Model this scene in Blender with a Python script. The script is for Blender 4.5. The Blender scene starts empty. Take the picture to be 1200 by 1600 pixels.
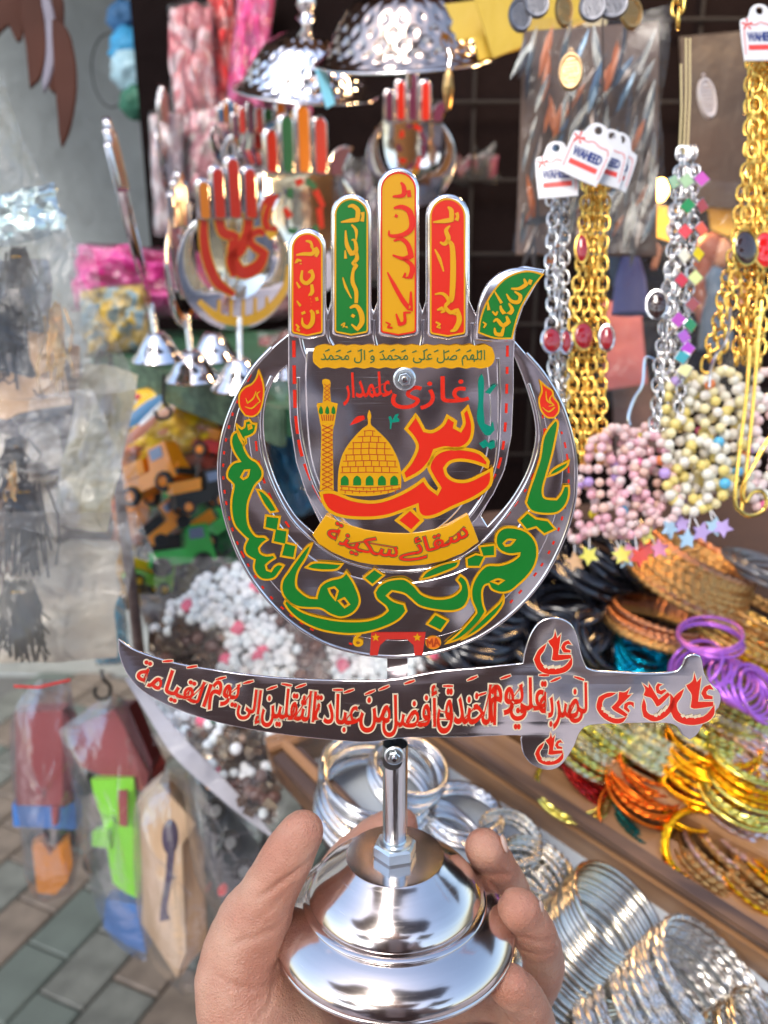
import bpy, bmesh, math, random
from math import sin, cos, pi, radians as R, sqrt, atan2, hypot
from mathutils import Vector, Matrix, noise
from mathutils.geometry import tessellate_polygon
random.seed(7)
sc = bpy.context.scene
COL = sc.collection
# ------------------------------------------------------------------ camera, sky, sun, exposure
PITCH, FPX = R(20), 1386.0
CAM = Vector((0, 0, 1.35))
RT, UP, FW = Vector((1, 0, 0)), Vector((0, sin(PITCH), cos(PITCH))), Vector((0, cos(PITCH), -sin(PITCH)))
cd = bpy.data.cameras.new('camera'); cam = bpy.data.objects.new('camera', cd); COL.objects.link(cam)
cam.location = CAM; cam.rotation_euler = (pi/2 - PITCH, 0, 0)
cd.sensor_fit = 'VERTICAL'; cd.sensor_height = 36; cd.lens = FPX/1600*36
cd.clip_start = .02; cd.clip_end = 200
cd.dof.use_dof = True; cd.dof.focus_distance = .295; cd.dof.aperture_fstop = 11.0
sc.camera = cam
w = bpy.data.worlds.new('World'); sc.world = w; w.use_nodes = True
nt = w.node_tree; sky = nt.nodes.new('ShaderNodeTexSky'); sky.sky_type = 'NISHITA'; sky.sun_disc = False
SUN_EL, SUN_AZ = R(48), R(205)      # azimuth clockwise from +Y
sky.sun_elevation = SUN_EL; sky.sun_rotation = SUN_AZ; sky.air_density = 1.3; sky.dust_density = 2.5; sky.ozone_density = 1.5
nt.links.new(sky.outputs[0], nt.nodes['Background'].inputs[0]); nt.nodes['Background'].inputs[1].default_value = .15
sl = bpy.data.lights.new('sun', 'SUN'); sl.energy = 1.5; sl.angle = R(24); sl.color = (1, .96, .9)
so = bpy.data.objects.new('sun', sl); COL.objects.link(so)
sd = Vector((sin(SUN_AZ)*cos(SUN_EL), cos(SUN_AZ)*cos(SUN_EL), sin(SUN_EL)))
so.rotation_euler = sd.to_track_quat('Z', 'Y').to_euler(); so.location = (0, -3, 6)
sc.view_settings.view_transform = 'Standard'; sc.view_settings.look = 'None'
sc.view_settings.gamma = 1; sc.view_settings.use_curve_mapping = False; sc.view_settings.exposure = 1.27
sc.cycles.max_bounces = 12; sc.cycles.transparent_max_bounces = 24; sc.cycles.use_denoising = True
sc.cycles.sample_clamp_indirect = 12

def W(px, py, d):
    return CAM + d*(RT*((px-600)/FPX) + UP*(-(py-800)/FPX) + FW)
def ray(px, py):
    return RT*((px-600)/FPX) + UP*(-(py-800)/FPX) + FW

# ------------------------------------------------------------------ materials
MT = {}
def mat(name, col, rough=.5, metal=0., bump=0., bs=60., var=.12, vs=12., trans=0., sss=0., emit=0., coat=0., alpha=1., ior=1.45, rvar=0., stretch=None, spec=None):
    if name in MT: return MT[name]
    m = bpy.data.materials.new(name); m.use_nodes = True; MT[name] = m
    t = m.node_tree; b = t.nodes['Principled BSDF']; L = t.links.new
    c = (*col, 1)
    tc = t.nodes.new('ShaderNodeTexCoord'); mp = t.nodes.new('ShaderNodeMapping'); L(tc.outputs['Object'], mp.inputs[0])
    if stretch: mp.inputs['Scale'].default_value = stretch
    if var > 0:
        n = t.nodes.new('ShaderNodeTexNoise'); n.inputs['Scale'].default_value = vs; n.inputs['Detail'].default_value = 5
        L(mp.outputs[0], n.inputs[0])
        mx = t.nodes.new('ShaderNodeMix'); mx.data_type = 'RGBA'
        mx.inputs[6].default_value = (*[max(0, x*(1-2*var)) for x in col], 1); mx.inputs[7].default_value = (*[min(1, x*(1+2*var)) for x in col], 1)
        L(n.outputs[0], mx.inputs[0]); L(mx.outputs[2], b.inputs['Base Color'])
    else: b.inputs['Base Color'].default_value = c
    b.inputs['Roughness'].default_value = rough; b.inputs['Metallic'].default_value = metal
    if rvar:
        n3 = t.nodes.new('ShaderNodeTexNoise'); n3.inputs['Scale'].default_value = vs*3; n3.inputs['Detail'].default_value = 6; L(mp.outputs[0], n3.inputs[0])
        mr = t.nodes.new('ShaderNodeMapRange'); mr.inputs[3].default_value = max(0, rough-rvar); mr.inputs[4].default_value = rough+rvar
        L(n3.outputs[0], mr.inputs[0]); L(mr.outputs[0], b.inputs['Roughness'])
    if bump:
        n2 = t.nodes.new('ShaderNodeTexNoise'); n2.inputs['Scale'].default_value = bs; n2.inputs['Detail'].default_value = 4; L(mp.outputs[0], n2.inputs[0])
        bp = t.nodes.new('ShaderNodeBump'); bp.inputs['Strength'].default_value = bump; bp.inputs['Distance'].default_value = .3/bs
        L(n2.outputs[0], bp.inputs['Height']); L(bp.outputs[0], b.inputs['Normal'])
    b.inputs['Transmission Weight'].default_value = trans; b.inputs['IOR'].default_value = ior
    if sss: b.inputs['Subsurface Weight'].default_value = sss; b.inputs['Subsurface Radius'].default_value = (.012, .004, .002); b.inputs['Subsurface Scale'].default_value = 1
    if emit: b.inputs['Emission Color'].default_value = c; b.inputs['Emission Strength'].default_value = emit
    b.inputs['Coat Weight'].default_value = coat; b.inputs['Alpha'].default_value = alpha
    if spec is not None: b.inputs['Specular IOR Level'].default_value = spec
    return m

def scratches(m, scale=40, amt=.16):
    t = m.node_tree; b = t.nodes['Principled BSDF']; L = t.links.new; tc = t.nodes.new('ShaderNodeTexCoord'); prev = None
    for k, rot in enumerate((.5, 1.9, 2.8)):
        mp = t.nodes.new('ShaderNodeMapping'); mp.inputs['Rotation'].default_value = (0, 0, rot); mp.inputs['Scale'].default_value = (1, 40, 1); L(tc.outputs['Object'], mp.inputs[0])
        n = t.nodes.new('ShaderNodeTexNoise'); n.inputs['Scale'].default_value = scale*(1+.4*k); n.inputs['Detail'].default_value = 1; L(mp.outputs[0], n.inputs[0])
        r_ = t.nodes.new('ShaderNodeMapRange'); r_.inputs[1].default_value = .66; r_.inputs[2].default_value = .86; r_.inputs[3].default_value = 0; r_.inputs[4].default_value = amt; L(n.outputs[0], r_.inputs[0])
        if prev is None: prev = r_
        else:
            a = t.nodes.new('ShaderNodeMath'); a.operation = 'MAXIMUM'; L(prev.outputs[0], a.inputs[0]); L(r_.outputs[0], a.inputs[1]); prev = a
    a = t.nodes.new('ShaderNodeMath'); a.operation = 'ADD'; a.use_clamp = True
    src = b.inputs['Roughness'].links[0].from_socket if b.inputs['Roughness'].links else None
    if src: L(src, a.inputs[0])
    else: a.inputs[0].default_value = b.inputs['Roughness'].default_value
    L(prev.outputs[0], a.inputs[1]); L(a.outputs[0], b.inputs['Roughness'])
def film(name, tint=(1, 1, 1), haze=.12, gl=.25, bs=40., strength=.8):
    """clear crinkled plastic film: mostly see-through, glossy, a little milky"""
    if name in MT: return MT[name]
    m = bpy.data.materials.new(name); m.use_nodes = True; MT[name] = m
    t = m.node_tree; L = t.links.new; t.nodes.clear()
    out = t.nodes.new('ShaderNodeOutputMaterial'); tr = t.nodes.new('ShaderNodeBsdfTransparent'); tr.inputs[0].default_value = (*tint, 1)
    g = t.nodes.new('ShaderNodeBsdfGlossy'); g.inputs['Roughness'].default_value = .16
    df = t.nodes.new('ShaderNodeBsdfDiffuse'); df.inputs[0].default_value = (.62, .64, .66, 1)
    tl = t.nodes.new('ShaderNodeBsdfTranslucent'); tl.inputs[0].default_value = (.62, .64, .66, 1)
    tc = t.nodes.new('ShaderNodeTexCoord'); n = t.nodes.new('ShaderNodeTexNoise'); n.inputs['Scale'].default_value = bs; n.inputs['Detail'].default_value = 6
    n.inputs['Distortion'].default_value = 1.2; L(tc.outputs['Object'], n.inputs[0])
    bp = t.nodes.new('ShaderNodeBump'); bp.inputs['Strength'].default_value = strength*.55; bp.inputs['Distance'].default_value = .35/bs; L(n.outputs[0], bp.inputs['Height'])
    L(bp.outputs[0], g.inputs['Normal']); L(bp.outputs[0], df.inputs['Normal'])
    fr = t.nodes.new('ShaderNodeFresnel'); fr.inputs[0].default_value = 1.5; L(bp.outputs[0], fr.inputs[1])
    ma = t.nodes.new('ShaderNodeMath'); ma.operation = 'MULTIPLY_ADD'; ma.inputs[1].default_value = .9 if gl > 0 else .38; ma.inputs[2].default_value = gl*.05-.02; ma.use_clamp = True; L(fr.outputs[0], ma.inputs[0])
    n4 = t.nodes.new('ShaderNodeTexNoise'); n4.inputs['Scale'].default_value = bs*.35; n4.inputs['Detail'].default_value = 5; L(tc.outputs['Object'], n4.inputs[0])
    mr = t.nodes.new('ShaderNodeMapRange'); mr.inputs[1].default_value = .35; mr.inputs[2].default_value = .7; mr.inputs[3].default_value = haze*.3; mr.inputs[4].default_value = haze*1.8; L(n4.outputs[0], mr.inputs[0])
    hz = t.nodes.new('ShaderNodeMixShader'); hz.inputs[0].default_value = .45; L(df.outputs[0], hz.inputs[1]); L(tl.outputs[0], hz.inputs[2])
    m1 = t.nodes.new('ShaderNodeMixShader'); L(mr.outputs[0], m1.inputs[0]); L(tr.outputs[0], m1.inputs[1]); L(hz.outputs[0], m1.inputs[2])
    m2 = t.nodes.new('ShaderNodeMixShader'); L(ma.outputs[0], m2.inputs[0]); L(m1.outputs[0], m2.inputs[1]); L(g.outputs[0], m2.inputs[2]); L(m2.outputs[0], out.inputs[0])
    return m

def glitter(name, col, col2, scale=900., rough=.25, metal=.9):
    if name in MT: return MT[name]
    m = mat(name, col, rough, metal, 0, var=0)
    t = m.node_tree; b = t.nodes['Principled BSDF']; L = t.links.new
    tc = t.nodes.new('ShaderNodeTexCoord'); v = t.nodes.new('ShaderNodeTexVoronoi'); v.inputs['Scale'].default_value = scale; L(tc.outputs['Object'], v.inputs[0])
    mx = t.nodes.new('ShaderNodeMix'); mx.data_type = 'RGBA'; mx.inputs[6].default_value = (*col, 1); mx.inputs[7].default_value = (*col2, 1)
    sp = t.nodes.new('ShaderNodeSeparateColor'); L(v.outputs['Color'], sp.inputs[0]); L(sp.outputs[0], mx.inputs[0]); L(mx.outputs[2], b.inputs['Base Color'])
    bp = t.nodes.new('ShaderNodeBump'); bp.inputs['Strength'].default_value = .9; bp.inputs['Distance'].default_value = .0006; L(sp.outputs[1], bp.inputs['Height']); L(bp.outputs[0], b.inputs['Normal'])
    return m

STEEL = mat('polished_steel', (.78, .75, .76), .07, 1, .05, 25, .03, 8, rvar=.03)
STEEL2 = mat('steel_sheet', (.92, .89, .90), .15, 1, .5, 3.5, .04, 8, rvar=.04)
SPUN = mat('spun_steel', (.66, .60, .58), .14, 1, .0, 60, .04, 20, rvar=.02, stretch=(1, 40, 1))
for _m in (STEEL2, SPUN): scratches(_m)
ZINC = mat('zinc', (.72, .78, .80), .28, .95, .1, 200, .05, 30)
ALU = mat('brushed_rod', (.78, .82, .84), .2, 1, .15, 80, .05, 30, stretch=(6, .3, 6))
RED = mat('print_red', (.62, .02, .006), .32, coat=.5, var=.05, bump=.05, bs=300)
GREEN = mat('print_green', (.008, .16, .02), .3, coat=.5, var=.07, bump=.05, bs=300)
TEAL = mat('print_teal', (.0, .2, .13), .3, coat=.5, var=.05)
YEL = mat('print_yellow', (.62, .30, .004), .3, coat=.5, var=.04, bump=.05, bs=300)
CREAM = mat('print_cream', (.7, .58, .4), .35, coat=.3, var=.03)
DKGREEN = mat('print_dark_green', (.02, .12, .04), .35, var=.03)
BRN = mat('print_brown_line', (.40, .05, .01), .4, var=.03)
GOLD = mat('gold_metal', (.95, .60, .14), .16, 1, .1, 300, .06)
SILV = mat('silver_metal', (.60, .60, .61), .14, 1, .08, 200, .05)
WSILV = mat('warm_silver_metal', (.64, .59, .50), .16, 1, .08, 200, .05)
BLK = mat('black_gloss', (.008, .009, .014), .08, 0, coat=1, var=.1)
SKIN = mat('skin', (.62, .33, .24), .42, 0, .35, 420, .10, 45, sss=.35)
WOODM = None

# ------------------------------------------------------------------ mesh helpers
class MB:
    def __init__(s): s.v = []; s.f = []; s.mi = []; s.m = 0
    def add(s, vs, fs):
        o = len(s.v); s.v += [Vector(p) for p in vs]; s.f += [tuple(i+o for i in f) for f in fs]; s.mi += [s.m]*len(fs); return s
    def box(s, M, sx, sy, sz, taper=1.):
        vs = [M @ Vector((x*sx/2*(taper if z > 0 else 1), y*sy/2*(taper if z > 0 else 1), z*sz/2)) for z in (-1, 1) for y in (-1, 1) for x in (-1, 1)]
        return s.add(vs, [(0, 2, 3, 1), (4, 5, 7, 6), (0, 1, 5, 4), (2, 6, 7, 3), (0, 4, 6, 2), (1, 3, 7, 5)])
    def tube(s, pts, rad, n=8, closed=False, cap=True):
        pts = [Vector(p) for p in pts]; N = len(pts)
        if not hasattr(rad, '__len__'): rad = [rad]*N
        vs = []; up = None
        for i in range(N):
            a = pts[(i-1) % N] if (closed or i > 0) else pts[i]; b = pts[(i+1) % N] if (closed or i < N-1) else pts[i]
            t = (b-a).normalized()
            if up is None: up = t.orthogonal().normalized()
            up = (up - t*up.dot(t))
            up = up.normalized() if up.length > 1e-6 else t.orthogonal().normalized()
            bn = t.cross(up)
            vs += [pts[i] + (up*cos(2*pi*k/n) + bn*sin(2*pi*k/n))*rad[i] for k in range(n)]
        fs = []
        for i in range(N if closed else N-1):
            j = (i+1) % N
            fs += [(i*n+k, i*n+(k+1) % n, j*n+(k+1) % n, j*n+k) for k in range(n)]
        if not closed and cap: fs += [tuple(range(n))[::-1], tuple((N-1)*n+k for k in range(n))]
        return s.add(vs, fs)
    def lathe(s, prof, M=Matrix(), n=48, a0=0, a1=2*pi):
        vs = []; full = abs(a1-a0-2*pi) < 1e-6; K = n if full else n+1
        for r, h in prof: vs += [M @ Vector((r*cos(a0+(a1-a0)*k/n), r*sin(a0+(a1-a0)*k/n), h)) for k in range(K)]
        fs = []
        for i in range(len(prof)-1):
            fs += [(i*K+k, i*K+(k+1) % K, (i+1)*K+(k+1) % K, (i+1)*K+k) for k in range(n)]
        return s.add(vs, fs)
    def ell(s, M, rx, ry, rz, nu=10, nv=6):
        prof = [(sin(pi*i/nv), -cos(pi*i/nv)) for i in range(nv+1)]
        vs = []; 
        for r, h in prof: vs += [M @ Vector((rx*r*cos(2*pi*k/nu), ry*r*sin(2*pi*k/nu), rz*h)) for k in range(nu)]
        fs = [(i*nu+k, i*nu+(k+1) % nu, (i+1)*nu+(k+1) % nu, (i+1)*nu+k) for i in range(nv) for k in range(nu)]
        return s.add(vs, fs)
    def prism(s, poly, M, th):
        """poly: 2D outline, extruded th along the local z"""
        n = len(poly); vs = [M @ Vector((x, y, 0)) for x, y in poly] + [M @ Vector((x, y, th)) for x, y in poly]
        tri = tessellate_polygon([[Vector((x, y, 0)) for x, y in poly]])
        return s.add(vs, [tuple(t) for t in tri] + [tuple(i+n for i in t)[::-1] for t in tri] + [(i, (i+1) % n, (i+1) % n+n, i+n) for i in range(n)])
    def mesh(s, name, inv=None, smooth=False, weld=0):
        me = bpy.data.meshes.new(name); me.from_pydata([(inv @ p if inv else p) for p in s.v], [], s.f)
        if weld or len(set(s.mi)) > 1:
            me.polygons.foreach_set('material_index', s.mi)
        if weld:
            b = bmesh.new(); b.from_mesh(me); bmesh.ops.remove_doubles(b, verts=b.verts, dist=weld); bmesh.ops.recalc_face_normals(b, faces=b.faces); b.to_mesh(me); b.free()
        if smooth:
            me.polygons.foreach_set('use_smooth', [True]*len(me.polygons))
            if smooth != 1: me.set_sharp_from_angle(angle=R(smooth))
        me.update(); return me
WM = {}
def link(o, parent=None, M=None):
    COL.objects.link(o)
    if parent is not None: o.parent = parent; WM[o.name] = WM[parent.name].copy() if M is None else WM[parent.name] @ M
    else: WM[o.name] = M if M is not None else Matrix()
    if M is not None: o.matrix_basis = M
    return o
def thing(name, label, cat, M, group=None):
    if not isinstance(M, Matrix): M = Matrix.Translation(Vector(M))
    o = bpy.data.objects.new(name, None); o.empty_display_size = .01; link(o, None, M); tag(o, label, cat, group); return o
def tag(o, label=None, cat=None, group=None, kind=None):
    if label: o['label'] = label
    if cat: o['category'] = cat
    if group: o['group'] = group
    if kind: o['kind'] = kind
    return o
def part(name, mb, m, parent=None, world=True, smooth=40, weld=0, label=None, kind=None):
    """one mesh object; mb coordinates are world ones (world=True) or the parent's own"""
    if isinstance(mb, MB):
        inv = WM[parent.name].inverted() if (parent is not None and world) else None
        if parent is None:
            c = sum(mb.v, Vector())/max(1, len(mb.v)); inv = Matrix.Translation(-c)
        me = mb.mesh(name, inv, smooth, weld)
    else: me = mb
    if m is not None and not me.materials:
        for q in (m if isinstance(m, (list, tuple)) else [m]): me.materials.append(q)
    o = bpy.data.objects.new(name, me)
    link(o, parent, Matrix.Translation(c) if (parent is None and isinstance(mb, MB)) else None)
    if label: o['label'] = label
    if kind: o['kind'] = kind
    return o
def solo(name, mb, m, label, cat, group=None, smooth=40, weld=0): return tag(part(name, mb, m, None, smooth=smooth, weld=weld), label, cat, group)
def struct(name, mb, m, smooth=40): return tag(part(name, mb, m, None, smooth=smooth), kind='structure')
def inst(name, me, parent, M, label=None):
    o = bpy.data.objects.new(name, me); link(o, parent, M)
    if label: o['label'] = label
    return o
def frame(origin, x, y):
    x = Vector(x).normalized(); y = Vector(y); y = (y - x*y.dot(x)).normalized(); z = x.cross(y)
    M = Matrix((x, y, z)).transposed().to_4x4(); M.translation = origin; return M
def camframe(px, py, d, roll=0, yaw=0, tip=0):
    """frame whose z looks at the camera, y up in the picture"""
    M = frame(W(px, py, d), RT, UP)
    return M @ Matrix.Rotation(yaw, 4, 'Y') @ Matrix.Rotation(tip, 4, 'X') @ Matrix.Rotation(roll, 4, 'Z')
def upright(px, py, d, yaw=0, lean=0, roll=0):
    """frame standing upright in the place: y = up, z towards the street"""
    M = frame(W(px, py, d), (1, 0, 0), (0, 0, 1))
    return M @ Matrix.Rotation(yaw, 4, 'Y') @ Matrix.Rotation(lean, 4, 'X') @ Matrix.Rotation(roll, 4, 'Z')
def S(d): return d/FPX      # metres per pixel at depth d

# 2D helpers
def cr(pts, k=4, closed=True, corner=50):
    P = [Vector(p).to_2d() if len(p) > 2 else Vector(p) for p in pts]; n = len(P); out = []
    def shp(i):
        if not closed and (i == 0 or i == n-1): return True
        a = P[i]-P[i-1]; b = P[(i+1) % n]-P[i]
        if a.length < 1e-9 or b.length < 1e-9: return True
        return math.degrees(abs(a.angle_signed(b, 0))) > corner
    sh = [shp(i) for i in range(n)]
    for i in range(n if closed else n-1):
        p1, p2 = P[i], P[(i+1) % n]
        p0 = P[i-1] if not sh[i] else p1*2-p2 if False else p1-(p2-p1)*.4
        j = (i+1) % n; p3 = P[(i+2) % n] if not sh[j] else p2+(p2-p1)*.4
        for q in range(k):
            t = q/k
            out.append(.5*((2*p1)+(p2-p0)*t+(2*p0-5*p1+4*p2-p3)*t*t+(3*p1-p0-3*p2+p3)*t**3))
    if not closed: out.append(P[-1])
    return [(p.x, p.y) for p in out]
def ribbon(loop, w, closed=True):
    """strip of width w along a 2D loop -> verts, faces"""
    P = [Vector(p) for p in loop]; n = len(P); vs = []; fs = []
    for i in range(n):
        a = P[i]-P[i-1] if (closed or i) else P[1]-P[0]; b = P[(i+1) % n]-P[i] if (closed or i < n-1) else P[i]-P[i-1]
        a = a.normalized() if a.length > 1e-9 else b.normalized(); b = b.normalized() if b.length > 1e-9 else a
        t = a+b; t = t.normalized() if t.length > 1e-3 else a
        nn = Vector((-t.y, t.x)); c = max(.45, nn.dot(Vector((-a.y, a.x))))
        vs += [P[i]+nn*w/2/c, P[i]-nn*w/2/c]
    for i in range(n if closed else n-1):
        j = (i+1) % n; fs.append((2*i, 2*i+1, 2*j+1, 2*j))
    return [(v.x, v.y) for v in vs], fs
def stroke(pts, wd, k=4):
    """brush stroke with varying width -> polygon"""
    n = len(pts); q = cr(pts, k, False, 80) ; N = len(q)
    if not hasattr(wd, '__len__'): wd = [wd]*n
    L, Rr = [], []
    for i, p in enumerate(q):
        f = i/(N-1)*(n-1); a = min(int(f), n-2); ww = wd[a]+(wd[a+1]-wd[a])*(f-a)
        d = Vector(q[min(i+1, N-1)])-Vector(q[max(i-1, 0)]); d = d.normalized() if d.length > 1e-9 else Vector((1, 0))
        nn = Vector((-d.y, d.x))*ww/2; L.append((p[0]+nn.x, p[1]+nn.y)); Rr.append((p[0]-nn.x, p[1]-nn.y))
    return L+Rr[::-1]
def fillmesh(outer, holes, z):
    loops = [outer]+list(holes); allp = [p for l in loops for p in l]
    tri = tessellate_polygon([[Vector((x, y, 0)) for x, y in l] for l in loops])
    fs = []
    for t in tri:
        a, b, c = [Vector(allp[i]) for i in t]
        ar = (b-a).cross(c-a) if hasattr(Vector((0, 0)), 'cross') else 0
        fs.append(tuple(t) if ar > 0 else tuple(t)[::-1])
    return [(x, y, z) for x, y in allp], fs

class Sheet:
    """a flat plane in space; maps photograph pixels onto it"""
    def __init__(s, M): s.M = M; s.inv = M.inverted(); s.n = M.col[2].to_3d().normalized(); s.o = M.translation.copy()
    def loc(s, px, py, h=0):
        r = ray(px, py); t = (s.o + s.n*h - CAM).dot(s.n)/r.dot(s.n); p = s.inv @ (CAM+r*t); return (p.x, p.y)
    def w(s, px, py, h=0):
        r = ray(px, py); t = (s.o + s.n*h - CAM).dot(s.n)/r.dot(s.n); return CAM+r*t
    def depth(s, px, py, h=0): return (s.w(px, py, h)-CAM).dot(FW)
    def L(s, pts, h=0): return [s.loc(x, y, h) for x, y in pts]

def art(name, sheet, outer, holes, m, z, parent, out=None, ow=0, smooth=True, k=4, oz=None, corner=50):
    """printed shape: outer/holes are pixel loops"""
    f = (lambda l: cr(l, k, True, corner)) if smooth else (lambda l: list(l))
    O = sheet.L(f(outer), z); H = [sheet.L(f(h), z) for h in holes]
    vs, fs = fillmesh(O, H, z); mb = MB(); mb.add(vs, fs)
    p = part(name, mb, m, parent, world=False, smooth=False)
    if out is not None:
        mb = MB(); d = sheet.depth(*outer[0])/FPX
        for l in [O]+H:
            rv, rf = ribbon(l, ow*d); mb.add([(x, y, (z+.00008 if oz is None else oz)) for x, y in rv], rf)
        part('outline', mb, out, p, world=False, smooth=False)
        
    return p

# Arabic shaping through presentation forms
F4 = dict(zip('بتثجحخسشصضطظعغفقكلمنهي', [0xFE8F, 0xFE95, 0xFE99, 0xFE9D, 0xFEA1, 0xFEA5, 0xFEB1, 0xFEB5, 0xFEB9, 0xFEBD, 0xFEC1, 0xFEC5, 0xFEC9, 0xFECD, 0xFED1, 0xFED5, 0xFED9, 0xFEDD, 0xFEE1, 0xFEE5, 0xFEE9, 0xFEF1]))
F2 = {'ا': 0xFE8D, 'أ': 0xFE83, 'إ': 0xFE87, 'ة': 0xFE93, 'د': 0xFEA9, 'ر': 0xFEAD, 'ز': 0xFEAF, 'و': 0xFEED, 'ى': 0xFEEF, 'ے': 0xFBAE, 'ئ': 0xFE89}
F4['ئ'] = 0xFE89
def shape(s):
    o = []
    for i, c in enumerate(s):
        pj = i > 0 and s[i-1] in F4; nj = i < len(s)-1 and (s[i+1] in F4 or s[i+1] in F2)
        if c in F4: o.append(chr(F4[c]+(3 if pj and nj else 1 if pj else 2 if nj else 0)))
        elif c in F2: o.append(chr(F2[c]+(1 if pj else 0)))
        else: o.append(c)
    return ''.join(o[::-1])
_dg = {}
def textmesh(s, latin=False):
    """-> (points, faces, boundary loops) with the box scaled to 0..1"""
    if s in _dg: return _dg[s]
    c = bpy.data.curves.new('lettering', 'FONT'); c.body = s if latin else shape(s); c.resolution_u = 3
    o = bpy.data.objects.new('lettering', c); COL.objects.link(o); bpy.context.view_layer.update()
    me = bpy.data.meshes.new_from_object(o.evaluated_get(bpy.context.evaluated_depsgraph_get()))
    b = bmesh.new(); b.from_mesh(me); bmesh.ops.remove_doubles(b, verts=b.verts, dist=1e-4)
    for f in b.faces:
        if f.normal.z < 0: f.normal_flip()
    b.verts.index_update()
    P = [(v.co.x, v.co.y) for v in b.verts]; Fc = [tuple(v.index for v in f.verts) for f in b.faces]
    nx = {}
    for f in b.faces:
        for l in f.loops:
            if len(l.edge.link_faces) == 1: nx.setdefault(l.vert.index, []).append(l.link_loop_next.vert.index)
    loops = []
    while nx:
        a = next(iter(nx)); lp = []; cu = a
        while cu in nx:
            lp.append(cu); q = nx[cu].pop()
            if not nx[cu]: del nx[cu]
            cu = q
            if cu == a: break
        if len(lp) > 2: loops.append(lp)
    b.free(); bpy.data.objects.remove(o); bpy.data.curves.remove(c); bpy.data.meshes.remove(me)
    x0, x1 = min(p[0] for p in P), max(p[0] for p in P); y0, y1 = min(p[1] for p in P), max(p[1] for p in P)
    P = [((x-x0)/(x1-x0), (y-y0)/(y1-y0)) for x, y in P]; _dg[s] = (P, Fc, loops, (x1-x0)/(y1-y0)); return _dg[s]
def lettering(name, sheet, s, fmap, m, z, parent, bold=0., out=None, ow=0., latin=False):
    """fmap maps (u,v) in the unit box to photograph pixels; or to local metres when sheet is None"""
    P, Fc, loops, asp = textmesh(s, latin)
    q = [sheet.loc(*fmap(u, v), z) if sheet else fmap(u, v) for u, v in P]
    mb = MB(); mb.add([(x, y, z) for x, y in q], Fc)
    if bold:
        for l in loops:
            rv, rf = ribbon([q[i] for i in l], bold); mb.add([(x, y, z-.00002) for x, y in rv], rf)
    p = part(name, mb, m, parent, world=False, smooth=False)
    if out is not None:
        mb = MB()
        for l in loops:
            rv, rf = ribbon([q[i] for i in l], bold+ow*2); mb.add([(x, y, z-.00007) for x, y in rv], rf)
        part('outline', mb, out, p, world=False, smooth=False)
    return p
def boxmap(x0, x1, y0, y1, rot=0):
    cx, cy = (x0+x1)/2, (y0+y1)/2; w_, h_ = x1-x0, y1-y0; c, s_ = cos(R(rot)), sin(R(rot))
    def f(u, v):
        a, b = (u-.5)*w_, -(v-.5)*h_; return (cx+a*c-b*s_, cy+a*s_+b*c)
    return f
def plate(name, outer, holes, th, bev, m, parent, z=0, res=3, label=None):
    """bevelled sheet from local 2D loops (metres), its back at z, its face at z+th"""
    c = bpy.data.curves.new(name, 'CURVE'); c.dimensions = '2D'; c.fill_mode = 'BOTH'; c.extrude = max(1e-5, th/2-bev); c.bevel_depth = bev; c.bevel_resolution = res; c.offset = -bev
    for l in [outer]+list(holes):
        s = c.splines.new('POLY'); s.points.add(len(l)-1); s.use_cyclic_u = True
        for i, (x, y) in enumerate(l): s.points[i].co = (x, y, 0, 1)
    o = bpy.data.objects.new(name, c); COL.objects.link(o); bpy.context.view_layer.update()
    me = bpy.data.meshes.new_from_object(o.evaluated_get(bpy.context.evaluated_depsgraph_get()))
    bpy.data.objects.remove(o); bpy.data.curves.remove(c); me.name = name
    b = bmesh.new(); b.from_mesh(me); bmesh.ops.remove_doubles(b, verts=b.verts, dist=1e-5)
    for v in b.verts: v.co.z += z+th/2
    b.to_mesh(me); b.free()
    me.polygons.foreach_set('use_smooth', [True]*len(me.polygons)); me.set_sharp_from_angle(angle=R(50))
    return part(name, me, m, parent, label=label)
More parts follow.
